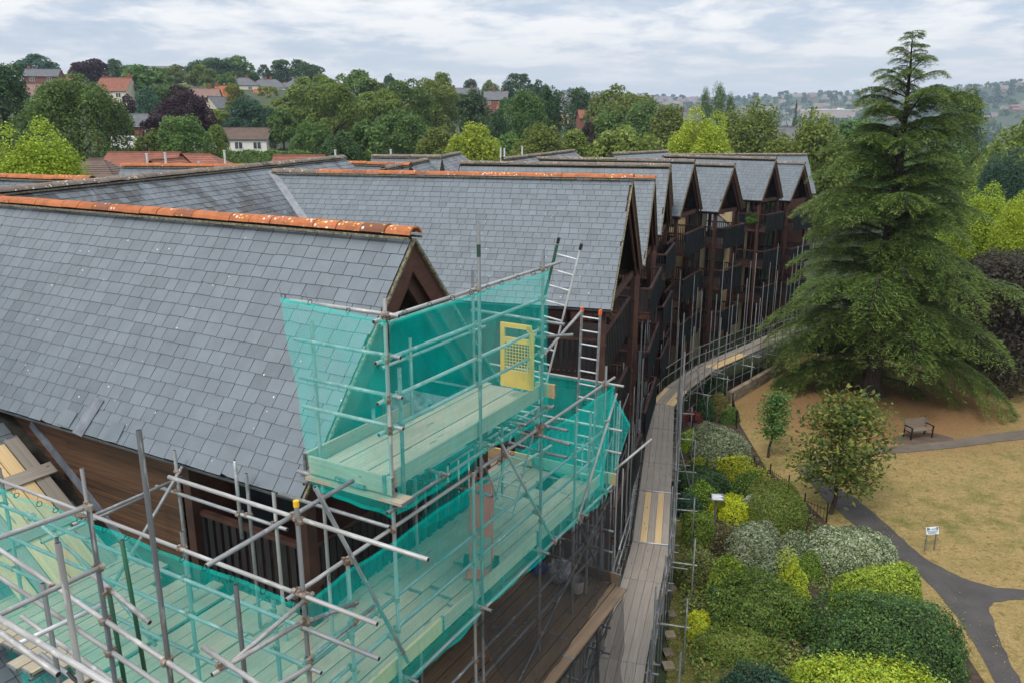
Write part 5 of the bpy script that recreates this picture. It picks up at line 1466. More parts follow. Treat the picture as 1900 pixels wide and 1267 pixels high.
# ------------------------------------------------------------------ the great conifer
def conifer():
    base = Vector((20.85, 44.0, 0)); HT = 19.9
    t = thing('conifer_tree', 'great dark green conifer with drooping layered branches above the bench', 'conifer', base)
    g = np.random.default_rng(5)
    b = MB(); n = 16; prev = None
    for z, r in ((0, .95), (.35, .66), (1.0, .52), (3, .46), (8, .33), (14, .17), (18, .06), (HT - .1, .012)):
        c = base + Vector((.12 * math.sin(z * .5), .08 * math.sin(z * .35 + 1), z))
        ringv = [c + Vector((math.cos(6.283 * i / n) * r * (1 + .1 * math.sin(5 * i)), math.sin(6.283 * i / n) * r * (1 + .1 * math.sin(5 * i)), 0)) for i in range(n)]
        if prev is not None:
            k = len(b.v); b.add(prev + ringv, [(i, (i + 1) % n, n + (i + 1) % n, n + i) for i in range(n)])
        prev = ringv
    b.obj('trunk', BARK, t, True)
    P_, N_, SX, SY, TD, MI = [], [], [], [], [], []
    bb = MB()
    nb = 190
    up = np.array([0, 0, 1.0])
    for i in range(nb):
        q = (i // 5 + .5 + g.normal() * .12) / (nb / 5)
        if q > .55: q = (i + g.uniform(-.6, .9)) / nb
        q = min(max(q, .002), .995)
        z0 = .9 + (HT - 1.1) * q ** 1.02
        az = (i % 5) * 1.2566 + (i // 5) * .77 + g.normal() * .28
        prof = 6.7 * (1 - (z0 / (HT + .3)) ** 1.6) ** .95 + .15
        L_ = prof * g.choice([g.uniform(.5, .8), g.uniform(.8, 1.2), g.uniform(.85, 1.15)])
        if z0 < 2.6: L_ *= g.uniform(.7, .95)
        if 11 < z0 < 17.5 and g.random() < .2: L_ *= 1.45
        rd = np.array([math.cos(az), math.sin(az), 0])
        if z0 < 4.2 and rd[1] < -.25 and abs(rd[0] + .25) < .8: continue
        sd_ = np.array([-rd[1], rd[0], 0])
        hi = z0 / HT
        a_ = .17 + .52 * hi ** 1.2 + g.normal() * .11; b_ = .44 - .08 * hi + g.normal() * .05
        if z0 < 3: a_ -= .12
        bend = g.normal() * .12
        B0 = np.array([base.x, base.y, z0])
        def pt(s): return B0 + rd * (L_ * s) + sd_ * (bend * L_ * s * s) + up * (L_ * (a_ * s - b_ * s * s * s * .9 - .10 * s ** 6))
        ss = np.linspace(0, 1, 9); pp = [pt(s) for s in ss]
        for k in range(8):
            r0 = .075 * (L_ / 6) * (1 - ss[k]) + .008
            bb.tube(pp[k], pp[k + 1], r0, 5, r2=.075 * (L_ / 6) * (1 - ss[k + 1]) + .006, cap=False)
        nt_ = max(8, int(L_ / (.17 - .09 * hi)))
        for k in range(nt_):
            s = .10 + .90 * (k + g.uniform(0, .9)) / nt_
            if s > 1: continue
            p0 = pt(s); fw = unit((pt(min(s + .03, 1.02)) - pt(s - .03))[None])[0]
            for sg in (-1, 1):
                l = (L_ * .29 * math.sin(math.pi * min(1, .12 + s * .86)) ** .7 + (.14 + .30 * max(0, hi - .40)) * (1.1 - s)) * g.uniform(.65, 1.2)
                ang = math.radians(g.uniform(38, 66)); d0 = fw * math.cos(ang) + sd_ * sg * math.sin(ang); d0[2] += g.normal() * .08
                m = max(5, int(l / .052)); u = (np.arange(m) + g.uniform(.2, .9, m)) / m
                pos = p0 + d0 * (l * u)[:, None] - up * (l * (.06 * u + .42 * u ** 2.0))[:, None]
                for side in (-1, 1):
                    lat = np.cross(d0, up); lat /= np.linalg.norm(lat) + 1e-9
                    td = d0[None] * g.uniform(.5, 1.1, (m, 1)) + lat[None] * side * g.uniform(.25, .9, (m, 1)) - up[None] * g.uniform(.05, .55, (m, 1)) * (.4 + u[:, None])
                    td = unit(td); ln = g.uniform(.085, .17, m) * (1.0 if L_ > 2 else .8)
                    P_.append(pos + td * ln[:, None]); TD.append(td)
                    N_.append(np.tile(up, (m, 1)) + g.normal(size=(m, 3)) * .32)
                    SX.append(ln); SY.append(ln * g.uniform(.10, .17, m))
                    MI.append(((u + s * .7 + g.normal(size=m) * .22) > 1.12).astype(np.int32))
    bb.obj('branches', BARK, t)
    P_, N_, SX, SY, TD, MI = (np.concatenate(a) for a in (P_, N_, SX, SY, TD, MI))
    global rng
    v, f = cards(P_, N_, SX, SY, TD)
    link('crown', np_mesh('crown', v, f, [F_CONIF, F_CONIF_T], MI), t)
    return len(f)
NEEDLES = conifer()

# ------------------------------------------------------------------ two young trees on the lawn
def young_tree(label, base, h, r, low, lean, mat, n, leaf, seed, up=.7, nb=34):
    g = np.random.default_rng(seed); base = Vector(base)
    t = thing('tree', label, 'tree', base)
    b = MB(); top = base + Vector((lean[0], lean[1], h * .86))
    prev = base
    for k in range(1, 7):
        s = k / 6; c = base.lerp(top, s) + Vector((g.normal() * .03, g.normal() * .03, 0)); b.tube(prev, c, .085 * h / 5 * (1.05 - s + 1 / 6) + .008, 8, r2=.085 * h / 5 * (1.05 - s) + .006, cap=False); prev = c
    P_, N_, TD = [], [], []
    for i in range(nb):
        s = low + (1 - low) * (i + g.uniform(0, 1)) / nb
        p0 = base.lerp(top, s * .98); az = i * 2.4 + g.normal() * .3
        k = (s - low) / (1 - low)
        L_ = r * (math.sin(math.pi * (.18 + .74 * k)) ** .7) * g.uniform(.7, 1.15)
        d = Vector((math.cos(az), math.sin(az), up * (.25 + .9 * k) + g.normal() * .12)).normalized(); q = p0 + d * L_
        b.tube(p0, q, .02 * h / 5, 5, r2=.005, cap=False)
        m = n // nb
        for _ in range(m):
            e = g.uniform(.25, 1.06); sp = .10 + .16 * r * (1.1 - e * .5)
            pp = p0 + d * (L_ * e); P_.append((pp.x + g.normal() * sp, pp.y + g.normal() * sp, pp.z + g.normal() * sp * .8)); N_.append(g.normal(size=3) * .5 + np.array([d.x * .3, d.y * .3, .8])); TD.append(np.array([d.x, d.y, d.z]) + g.normal(size=3) * .6)
    b.obj('trunk', BARK, t)
    P_, N_, TD = np.array(P_), np.array(N_), unit(np.array(TD)); sz = leaf * g.uniform(.65, 1.3, len(P_))
    v, f = cards(P_, N_, sz, sz * .5, TD)
    link('crown', np_mesh('crown', v, f, mat), t)
F_YOUNG = LM('yellowing leaves', (.035, .075, .018), (.095, .150, .032), (.360, .360, .065), hue=.0)
young_tree('small tree with yellowing leaves and a leaning trunk beside the path', G(1541, 952), 5.15, 1.95, .26, (.35, .2, 0), F_YOUNG, 5200, .105, 3, nb=46)
young_tree('slim young dark green tree on the lawn behind the hedges', G(1425, 848), 3.5, .72, .34, (.25, .1, 0), F_GREEN, 2600, .075, 4, nb=30)

# ------------------------------------------------------------------ hedges and shrubs of the garden bed
def shrub(name, label, x0, x1, y0, y1, h, mat, box=2.0, leaf=.06, dens=1.0, bump=.16, cat='shrub', skew=0.0, mix=None, spiky=0.0, seed=0, dmax=9):
    """leafy mass standing between the lines where it meets the ground (y1) and shows its back edge (y0), h metres tall"""
    global rng
    xc = (x0 + x1) / 2
    a = G(xc, y1); bk = G(xc + skew, y0, h * .9)
    dep = max(.5, min((Vector((bk.x, bk.y)) - Vector((a.x, a.y))).length, dmax)); mid = Vector(((a.x + bk.x) / 2, (a.y + bk.y) / 2, 0))
    wv = (x1 - x0) * ((mid.y * CP + (H - h / 2) * SP)) / 1477
    ang = math.atan2(bk.x - a.x, bk.y - a.y)
    keep = rng; rng = np.random.default_rng(seed + int(x0) + int(y0) * 3)
    rx, ry = wv / 2, dep / 2
    area = 2 * math.pi * max(rx, .3) * max(ry, .3) + 2 * (rx + ry) * h
    leaf *= .74
    n = int(min(21000, area * 2.2 * dens / (leaf * leaf)))
    d = unit(rng.normal(size=(n, 3))); d[:, 2] = np.abs(d[:, 2])
    e = 2.0 / box if box < 2 else 1
    k = (np.abs(d[:, 0]) ** box + np.abs(d[:, 1]) ** box + np.abs(d[:, 2]) ** box) ** (-1 / box)
    lay = np.where(rng.random(n) < .7, rng.uniform(.94, 1.03, n), rng.uniform(.72, .95, n))
    p = d * k[:, None]
    ph = rng.uniform(0, 6.28, 6)
    wob = 1 + bump * (np.sin(p[:, 0] * 3.1 + ph[0]) * np.sin(p[:, 1] * 3.7 + ph[1]) + .6 * np.sin(p[:, 0] * 7 + ph[2] + p[:, 2] * 5) * np.sin(p[:, 1] * 8 + ph[3]) + .35 * np.sin(p[:, 0] * 15 + ph[4]) * np.sin(p[:, 1] * 14 + p[:, 2] * 9))
    p = p * (lay * wob)[:, None]
    pos = p * np.array([rx, ry, h])
    nrm = d / np.array([rx, ry, h]) * min(rx, ry, h) + rng.normal(size=(n, 3)) * .45 + np.array([0, 0, .2])
    if spiky:
        s_ = rng.random(n) < .35; pos[s_] += (unit(d[s_]) * np.array([.6, .6, 1])) * (rng.random(s_.sum()) ** 2 * spiky)[:, None]
    sz = leaf * rng.uniform(.6, 1.3, n)
    v, f = cards(pos, nrm, sz, sz * .6)
    c, s = math.cos(-ang), math.sin(-ang)
    R = np.array([[c, s, 0], [-s, c, 0], [0, 0, 1]])
    v = v @ R
    mats = [mat] + ([mix[0]] if mix else []); mi = (rng.random(n) < mix[1]).astype(np.int32) if mix else None
    t = thing(name, label, cat, (mid.x, mid.y, 0))
    o = bpy.data.objects.new('foliage', np_mesh('foliage', v, f, mats, mi)); COL.objects.link(o); o.parent = t
    b = MB()
    for i in range(9):
        a_ = i * 2.4; b.tube((0.05 * math.cos(a_), .05 * math.sin(a_), -.02), (rx * .6 * math.cos(a_), ry * .6 * math.sin(a_), h * .75), .022, 5, r2=.008)
    st_ = b.obj('stems', BARK); st_.parent = t; st_.rotation_euler = (0, 0, -ang)
    rng = keep
    return t
shrub('hedge', 'long silver variegated hedge nearest the walkway bend', 1292, 1396, 778, 876, 1.25, F_SILVER, 2.6, .055, 1.1, .10, 'hedge', -18, mix=(F_GREEN, .25))
shrub('shrub', 'small round bright green shrub beside the walkway planks', 1254, 1302, 806, 836, 1.0, F_BRIGHT, 2.0, .05)
shrub('hedge', 'low dark green hedge along the edge of the walkway', 1252, 1350, 860, 925, .9, F_DARK, 3.0, .055, 1, .08, 'hedge')
shrub('shrub', 'golden shrub tuft above the dark round shrub', 1322, 1388, 846, 878, .8, F_YELLOW, 2.0, .05, .9, .3, mix=(F_GREEN, .3))
shrub('shrub', 'second golden shrub tuft at the corner of the mown hedge', 1350, 1420, 868, 900, .8, F_YELLOW, 2.0, .05, .8, .3, mix=(F_HEDGE, .35))
shrub('shrub', 'dark round shrub left of the mown hedge top', 1352, 1432, 880, 924, 1.0, F_HEDGE, 2.0, .055, 1, .15, mix=(F_DARK, .4))
shrub('hedge', 'broad flat topped mown green hedge behind the railings', 1394, 1492, 884, 992, 1.15, F_HEDGE, 4.5, .045, 1.1, .05, 'hedge', -10, mix=(F_BROWNG, .25))
shrub('shrub', 'green shrub heap left of the golden shrub by the plaque', 1270, 1330, 898, 940, 1.0, F_HEDGE, 2.0, .055, 1, .2, mix=(F_BRIGHT, .3))
shrub('shrub', 'bright golden shrub behind the little plaque', 1322, 1396, 914, 972, 1.0, F_YELLOW, 2.0, .055, 1, .22)
shrub('shrub', 'silver variegated shrub between the golden shrub and the mown hedge', 1370, 1410, 920, 965, 1.0, F_SILVER, 2.0, .05, 1, .1)
shrub('hedge', 'box shaped clipped green hedge block', 1268, 1322, 948, 1016, 1.2, F_HEDGE, 6.0, .045, 1.2, .03, 'hedge', mix=(F_BRIGHT, .2))
shrub('shrub', 'loose blue green plant left of the clipped block', 1252, 1300, 915, 960, .7, F_BLUE, 2.0, .05, .6, .25, spiky=.3)
shrub('shrub', 'large silver variegated shrub in the middle of the bed', 1356, 1452, 958, 1068, 1.45, F_SILVER, 2.4, .055, 1.1, .12, mix=(F_GREEN, .2), skew=-10)
shrub('shrub', 'silver variegated shrub joined to the large one on the right', 1438, 1512, 984, 1054, 1.1, F_SILVER, 2.2, .055, 1, .1, mix=(F_GREEN, .3))
shrub('shrub', 'clipped green end of the silver shrub by the bare soil', 1470, 1526, 1028, 1078, .95, F_HEDGE, 2.2, .05, 1, .08)
shrub('shrub', 'long silver shrub sloping down below the large one', 1400, 1490, 1040, 1096, 1.1, F_SILVER, 2.2, .05, 1, .12, mix=(F_BLUE, .3))
shrub('hedge', 'silver hedge running along the path beyond the railings', 1520, 1688, 966, 1078, 1.25, F_SILVER, 2.8, .055, 1.1, .08, 'hedge', -50, mix=(F_GREEN, .25))
shrub('hedge', 'yellow green hedge between the silver hedge and the big dark bush', 1560, 1732, 1044, 1140, 1.35, F_BRIGHT, 3.0, .055, 1.1, .08, 'hedge', -30, mix=(F_HEDGE, .35))
shrub('bush', 'huge dark green bush beside the path junction', 1518, 1808, 1078, 1282, 1.9, F_DARK, 2.3, .058, 1.25, .13, 'bush', -40, mix=(F_GREEN, .35), spiky=.3)
shrub('bush', 'bright lime bush at the bottom edge in front of the dark one', 1486, 1780, 1218, 1370, 1.3, F_BRIGHT, 2.4, .06, 1, .16, 'bush', mix=(F_YELLOW, .25), spiky=.35)
shrub('shrub', 'blue green shrub at the bottom edge left of the lime bush', 1340, 1484, 1228, 1340, 1.0, F_BLUE, 2.0, .055, 1, .2, spiky=.25)
shrub('shrub', 'dark feathery shrub at the edge of the turf', 1250, 1330, 1030, 1096, 1.0, F_BROWNG, 2.0, .05, .9, .25, mix=(F_GREEN, .5), spiky=.35)
shrub('shrub', 'rounded yellow green shrub under the large silver one', 1312, 1396, 1036, 1104, 1.4, F_BRIGHT, 2.0, .05, 1, .12, mix=(F_HEDGE, .5))
shrub('bush', 'wide mid green bush in the middle of the bed', 1318, 1500, 1064, 1188, 1.5, F_GREEN, 2.2, .058, 1, .2, 'bush', mix=(F_HEDGE, .4), spiky=.15)
shrub('shrub', 'golden sprays on the right shoulder of the wide bush', 1430, 1508, 1052, 1118, 1.5, F_YELLOW, 2.0, .055, .7, .3, mix=(F_BRIGHT, .4), spiky=.2)
shrub('shrub', 'pale blue green plant at the left foot of the wide bush', 1305, 1368, 1100, 1136, .8, F_BLUE, 2.0, .06, .8, .25)
shrub('hedge', 'golden end of the low hedge beside the turf', 1272, 1318, 1128, 1198, .8, F_YELLOW, 2.6, .05, 1, .14, 'hedge', mix=(F_BRIGHT, .2))
shrub('hedge', 'low green hedge running right from the golden end', 1296, 1440, 1156, 1236, .7, F_HEDGE, 3.0, .05, 1, .1, 'hedge', mix=(F_BROWNG, .2))
shrub('shrub', 'brown leaved shrub near the stone wall end', 1316, 1352, 732, 768, 1.3, F_BROWNG, 2.0, .06, 1, .15)
shrub('shrub', 'dark shrub in the shade of the walkway bend', 1286, 1326, 740, 776, 1.3, F_DARK, 2.0, .06, 1, .15)
shrub('shrub', 'green shrub behind the silver hedge', 1336, 1372, 756, 786, .9, F_GREEN, 2.0, .06, 1, .15)
shrub('shrub', 'dark green shrub below the plank walkway further on', 1300, 1350, 700, 738, 1.2, F_DARK, 2.0, .06, 1, .15)
shrub('shrub', 'grey leaved shrub in front of the clipped block', 1322, 1372, 988, 1030, .8, F_GREY, 2.0, .05, .8, .2, mix=(F_BROWNG, .5), spiky=.3)
shrub('shrub', 'small lime tuft beside the low dark hedge', 1278, 1310, 850, 868, .55, F_LIME, 2.0, .05, .9, .2)
# cordyline with dark red blades
t = thing('cordyline', 'dark red spiky cordyline beside the walkway bend', 'plant', G(1283, 808))
g = np.random.default_rng(9); n = 150; az = g.uniform(0, 6.283, n); el = g.uniform(.1, 1.35, n); Ld = g.uniform(.5, .8, n)
td = np.stack([np.cos(az) * np.cos(el), np.sin(az) * np.cos(el), np.sin(el)], -1)
v, f = cards(np.array([0, 0, .75]) + td * (Ld / 2)[:, None], np.cross(td, g.normal(size=(n, 3))), Ld / 2, .028, td)
o = bpy.data.objects.new('leaves', np_mesh('leaves', v, f, F_RED)); COL.objects.link(o); o.parent = t
b = MB(); b.tube((0, 0, 0), (0, 0, .8), .06, 8, r2=.045); o = b.obj('stem', BARK); o.parent = t
# ground cover between the shrubs
g = np.random.default_rng(21); n = 16000
pos = []
poly = [(1345, 790), (1420, 865), (1500, 960), (1545, 1000), (1640, 1090), (1720, 1200), (1700, 1290), (1300, 1290), (1262, 1180), (1262, 860)]
def inside(x, y):
    c = False
    for (x1, y1), (x2, y2) in zip(poly, poly[1:] + poly[:1]):
        if (y1 > y) != (y2 > y) and x < (x2 - x1) * (y - y1) / (y2 - y1) + x1: c = not c
    return c
while len(pos) < n:
    x, y = g.uniform(1255, 1730), g.uniform(780, 1290)
    if inside(x, y):
        p = G(x, y)
        if math.sin(p.x * 1.7 + p.y) * math.sin(p.y * 1.3 - p.x * .6) + g.normal() * .35 > -.12: pos.append((p.x, p.y, g.uniform(.02, .30)))
pos = np.array(pos)
v, f = cards(pos, g.normal(size=(n, 3)) * .5 + np.array([0, 0, 1]), g.uniform(.03, .07, n), g.uniform(.02, .045, n))
tag(link('ground_cover', np_mesh('ground_cover', v, f, [F_HEDGE, F_GREEN, F_BROWNG], g.integers(0, 3, n))), kind='stuff')
# grass tufts on lawn and turf
g = np.random.default_rng(12); n = 9000
pos = []
for k in range(n):
    if k % 3:
        p = G(g.uniform(1380, 1990), g.uniform(830, 1280)); ok = True
    else:
        p = G(g.uniform(1236, 1330), g.uniform(1010, 1290))
    pos.append((p.x, p.y, .015))
pos = np.array(pos)
cl = np.sin(pos[:, 0] * .9) * np.sin(pos[:, 1] * .7 + 1) + g.normal(size=n) * .5
pos = pos[(cl > .1) | (np.arange(n) % 3 == 0)]; n = len(pos)
td = unit(g.normal(size=(n, 3)) * np.array([.6, .6, 0]) + np.array([0, 0, 1])); ln = g.uniform(.02, .05, n)
v, f = cards(pos + td * ln[:, None], g.normal(size=(n, 3)), ln, ln * .35, td)
F_TUFT = LM('grass tuft', (0.109, 0.116, 0.028), (0.232, 0.232, 0.062), (0.434, 0.372, 0.139), hue=.0)
tag(link('grass', np_mesh('grass', v, f, F_TUFT)), kind='stuff')

# ================================================================== GARDEN FURNITURE, WALLS, FENCE
STONE = simple('buff stone', (.27, .22, .15), (.15, .12, .085), 3, .9, rv=.45)
def stone_wall(label, p, q, h):
    t = thing('stone_wall', label, 'wall', p); d = q - p; L_ = d.length; dn = d / L_; n = Vector((-dn.y, dn.x, 0)); z = 0
    b = MB(); b.box(p - n * .10, d, n * .2, Z_ * (h - .03)); b.obj('wall_core', STONE, t)
    while z < h - .05:
        hh = random.uniform(.14, .2); s = random.uniform(-.3, 0)
        while s < L_:
            w = random.uniform(.28, .6); a, c = max(0, s), min(L_, s + w - .015); s += w
            if c - a < .08: continue
            b = MB(); b.box(p + dn * a - n * (.13 + random.uniform(0, .025)) + Z_ * z, dn * (c - a), n * .27, Z_ * (hh - .012)); b.obj('stone', STONE, t)
        z += hh
stone_wall('low buff stone wall between the scaffold and the dry lawn', G(1352, 748), G(1448, 690), .62)
IRON = simple('black iron', (.012, .012, .013), (.02, .016, .014), 6, .5, .3)
def railing(label, pts, h=.62):
    t = thing('railing_fence', label, 'fence', pts[0])
    for p, q in zip(pts[:-1], pts[1:]):
        d = q - p; L_ = d.length; dn = d / L_
        for zz_ in (.12, h - .1): b = MB(); b.bar(p + Z_ * zz_, q + Z_ * zz_, .03, .012); b.obj('rail', IRON, t)
        m = int(L_ / .13)
        for i in range(1, m):
            c = p + dn * (i * L_ / m); b = MB(); b.tube(c + Z_ * .05, c + Z_ * h, .008, 5); b.obj('baluster', IRON, t)
    for p in pts:
        b = MB(); b.tube(p, p + Z_ * (h + .16), .03, 8); b.tube(p + Z_ * (h + .16), p + Z_ * (h + .24), .04, 8, r2=.012); b.obj('post', IRON, t)
railing('black iron railing between the mown hedge and the silver hedge', [G(1491, 950), G(1533, 968)])
railing('black iron railing running from the first silver hedge toward the small tree', [G(1398, 872), G(1428, 888), G(1462, 910)], .5)
railing('short black railing near the stone wall end', [G(1358, 762), G(1366, 795)], .8)
# bench
bn = thing('park_bench', 'wooden slatted park bench with black iron ends below the great conifer', 'bench', G(1697, 812), 0)
bc = G(1697, 808); bx = (G(1722, 806) - G(1672, 812)); bx.z = 0; bx.normalize(); by = Vector((bx.y, -bx.x, 0)); by = by if by.y < 0 else -by
BW = 1.38; BENCHW = wood_mat('grey bench wood', (.22, .185, .15), (.12, .10, .08))
for i in range(4): b = MB(); b.box(bc - bx * BW / 2 + by * (.02 + i * .115) + Z_ * .43, bx * BW, by * .09, Z_ * .03); b.obj('seat_slat', BENCHW, bn)
for i in range(4): b = MB(); b.box(bc - bx * BW / 2 - by * (.01 + i * .03) + Z_ * (.50 + i * .105), bx * BW, -by * .028, Z_ * .085); b.obj('back_slat', BENCHW, bn)
for sg in (-1, 1):
    b = MB(); e = bc + bx * sg * (BW / 2 - .06)
    b.bar(e + by * .44, e + by * .46 + Z_ * .62, .05, .06); b.bar(e - by * .06, e - by * .03 + Z_ * .45, .05, .06); b.bar(e - by * .03 + Z_ * .44, e - by * .15 + Z_ * .95, .05, .05)
    b.bar(e - by * .06 + Z_ * .40, e + by * .47 + Z_ * .40, .05, .05); b.bar(e - by * .1 + Z_ * .64, e + by * .5 + Z_ * .63, .06, .04); b.obj('bench_end', IRON, bn)
# notice board on two posts
WHITE = simple('white sign', (.72, .74, .75), (.62, .65, .67), 3, .5); PRINT = simple('blue print', (.10, .22, .33), (.08, .16, .25)); STEEL = simple('grey post', (.30, .31, .32), (.2, .2, .21), 4, .4, .5)
sp_ = G(1724, 1021); sx = Vector((.985, .17, 0)); sy = Vector((sx.y, -sx.x, 0))
sg_ = thing('notice_sign', 'white notice on two grey posts in the dry lawn', 'sign', sp_)
for sgn in (-1, 1): b = MB(); c = sp_ + sx * sgn * .19; b.box(c - sx * .02 - sy * .02, sx * .04, sy * .04, Z_ * .95); b.obj('post', STEEL, sg_)
b = MB(); tl = (Z_ * .94 - sy * .34).normalized(); o = sp_ - sx * .25 + sy * .045 + Z_ * .70; b.box(o, sx * .50, tl * .26, sy * .018); pnl = b.obj('sign_panel', WHITE, sg_)
b = MB(); nn = sx.cross(tl); nn = nn if nn.y < 0 else -nn
o2 = o + sy * .018 + nn * .012
b.box(o2 + sx * .03 + tl * .165, sx * .12, tl * .065, nn * .004)
for i, w in enumerate((.38, .42, .34)): b.box(o2 + sx * .04 + tl * (.115 - i * .04), sx * w, tl * .014, nn * .004)
b.box(o2 + sx * .2 + tl * .18, sx * .24, tl * .025, nn * .004); b.obj('print', PRINT, pnl)
pq = G(1326, 968); pl_ = thing('plaque', 'small slanted grey plaque on a post among the golden shrubs', 'plaque', pq)
b = MB(); b.box(pq - Vector((.03, .03, 0)), (.06, 0, 0), (0, .06, 0), Z_ * 1.02); b.obj('post', STEEL, pl_)
b = MB(); o = pq + Vector((-.24, -.17, 1.0)); b.box(o, Vector((.48, -.06, 0)), Vector((.05, .30, .16)), Vector((-.0, -.012, .03))); pp_ = b.obj('plaque_face', simple('grey plaque', (.16, .16, .2), (.13, .13, .16)), pl_)
b = MB()
for i in range(4): b.box(o + Vector((.04, -.02, .034)) + Vector((.05, .30, .16)) * (.15 + i * .19), Vector((.40 - .06 * (i % 2), -.05, 0)), Vector((.006, .036, .02)), Vector((0, 0, .003)))
b.obj('print', WHITE, pp_)
# edging stones along the turf, a few pale stones
for i, (x, y) in enumerate(((1246, 1045), (1244, 1092), (1246, 1142), (1242, 1180), (1240, 1214), (1239, 1238))):
    p = G(x, y); b = MB(); b.box(p + Vector((-.12, -.16, 0)), (.26 + .05 * (i % 2), .03, 0), (-.03, .34, 0), Z_ * .08)
    tag(b.obj('edging_stone', STONE), 'pale edging stone by the outer walkway posts, ' + ('topmost of the row', 'second from the top of the row', 'third from the top of the row', 'third from the bottom of the row', 'second from the bottom of the row', 'lowest of the row')[i], 'stone', 'edging stones beside the walkway')
lump('stone', 'single pale stone on the bare soil between the bushes', 'stone', G(1500, 1207), .11, simple('pale stone', (.5, .5, .48)), (1, 1, .5), 8)
# worn pots and plants on the balconies
shr = [(F_GREEN, F1[1](-1.15, .75, 8.13), .62), (F_GREEN, D1[1](-1.5, .8, 5.76), .45)]
for i, (m_, p, r) in enumerate(shr):
    t = thing('potted_plant', ('leafy plants spilling over the balcony of the tall gable near the conifer', 'dark potted plant on a low balcony behind the scaffold poles')[i], 'plant', p)
    o = bpy.data.objects.new('foliage', crown('round', m_, False, 1.3)[0]); COL.objects.link(o); o.parent = t; o.scale = (r, r * 1.3, r); o.location = (0, 0, .25)
    b = MB(); b.tube((0, 0, 0), (0, 0, .32), .16, 12, r2=.2); o = b.obj('pot', TERRA); o.parent = t

# ================================================================== HOUSES BEYOND
R_GREY = simple('grey tiles', (.16, .165, .18), (.11, .115, .125), 1.2, .8); R_RED = simple('red tiles', (.29, .115, .075), (.20, .085, .06), 1.2, .85); R_BROWN = simple('brown tiles', (.16, .115, .09), (.11, .08, .065), 1.2, .85); R_ORANGE = simple('orange tiles', (.40, .13, .06), (.30, .10, .05), 1.2, .85); R_PINK = simple('pinkish tiles', (.27, .17, .145), (.2, .13, .11), 1.2, .85)
W_WHITE = simple('white render', (.72, .71, .68), (.62, .61, .58), .8, .9); W_CREAM = simple('pale cream render', (.62, .57, .46), (.52, .48, .39), .8, .9); W_BRICK = simple('red brick', (.24, .095, .065), (.16, .07, .05), 2.5, .9); W_BUFF = simple('buff brick', (.42, .31, .19), (.33, .24, .15), 2.5, .9)
def roof_rows(b, a, c, up_a, up_c, rows, m=0):
    """lapped courses of tile between two edges"""
    for i in range(rows):
        s0, s1 = i / rows, (i + 1.12) / rows
        s1 = min(s1, 1); p0, p1 = a.lerp(up_a, s0), c.lerp(up_c, s0); q0, q1 = a.lerp(up_a, s1), c.lerp(up_c, s1)
        n = (p1 - p0).cross(q0 - p0).normalized(); n = n if n.z > 0 else -n
        b.add([p0 + n * .06, p1 + n * .06, q1 + n * .015, q0 + n * .015, p0 - n * .04, p1 - n * .04], [(0, 1, 2, 3), (4, 5, 1, 0)], m)
def house(label, px, py, dist, w, dp, rot, wall, roofm, wh=4.8, rh=3.0, kind='gable', wins=2, chim=(), zb=None, storeys=2, cat='house'):
    """px, py: middle of the ridge as seen; w along the ridge, dp across it, rot turns the ridge away from square-on"""
    p = D(px, py, dist); zr = p.z; zg = zr - rh - wh
    r = math.radians(rot); x = Vector((math.cos(r), math.sin(r), 0)); y = Vector((-x.y, x.x, 0)); c = Vector((p.x, p.y, zg))
    t = thing('house', label, cat, c, 0, 'houses on the slope beyond the trees')
    b = MB(); o = c - x * w / 2 - y * dp / 2; b.box(o - Z_ * 4, x * w, y * dp, Z_ * (wh + 4))
    if kind == 'gable':
        for sg in (-1, 1):
            e = c + x * sg * (w / 2 - .001) + Z_ * wh; b.add([e - y * dp / 2, e + y * dp / 2, e + Z_ * (rh - .05)], [(0, 1, 2)])
    b.obj('wall', wall, t)
    b = MB(); ov = .35; e_ = Z_ * (wh - .12); hip = 0 if kind == 'gable' else min(w / 2 - .3, dp * .5)
    A_, B_ = c - x * (w / 2 + ov - hip) + Z_ * (wh + rh), c + x * (w / 2 + ov - hip) + Z_ * (wh + rh)
    for sg in (-1, 1):
        roof_rows(b, c - x * (w / 2 + ov) + y * sg * (dp / 2 + ov) + e_, c + x * (w / 2 + ov) + y * sg * (dp / 2 + ov) + e_, A_, B_, 12)
    if hip:
        for sg, rr in ((-1, A_), (1, B_)): roof_rows(b, c + x * sg * (w / 2 + ov) - y * (dp / 2 + ov) + e_, c + x * sg * (w / 2 + ov) + y * (dp / 2 + ov) + e_, rr, rr, 12)
    b.bar(A_ + Z_ * .05, B_ + Z_ * .05, .25, .14)
    rf = b.obj('roof', roofm, t)
    for k in chim:
        b = MB(); q = c + x * (w * k) + Z_ * (wh + rh * .55); b.box(q - x * .45 - y * .3, x * .9, y * .6, Z_ * (rh * .45 + 1.1)); ch = b.obj('chimney', W_BRICK, rf)
        for i in (-1, 1): pass
    for s_ in range(storeys):
        zz_ = wh - 1.75 - 2.6 * s_
        if zz_ < -.6: break
        for i in range(wins):
            a_ = c - x * w / 2 + x * (w * (i + .5) / wins) - y * (dp / 2 + .02) + Z_ * zz_
            b = MB(); b.box(a_ - x * .75 - y * .05, x * 1.5, y * .1, Z_ * 1.3); fr = b.obj('window', W_WHITE, t)
            b = MB(); b.box(a_ - x * .66 - y * .07, x * .6, y * .06, Z_ * 1.12 ); b.box(a_ + x * .06 - y * .07, x * .6, y * .06, Z_ * 1.12); o_ = b.obj('pane', GLASS, fr); o_.location.z += .09
    return t
house('brick house with grey roof and cream gable on the left skyline', 80, 129, 300, 11, 8, 12, W_BRICK, R_GREY, 5, 2.6, wins=2, chim=(-.42,))
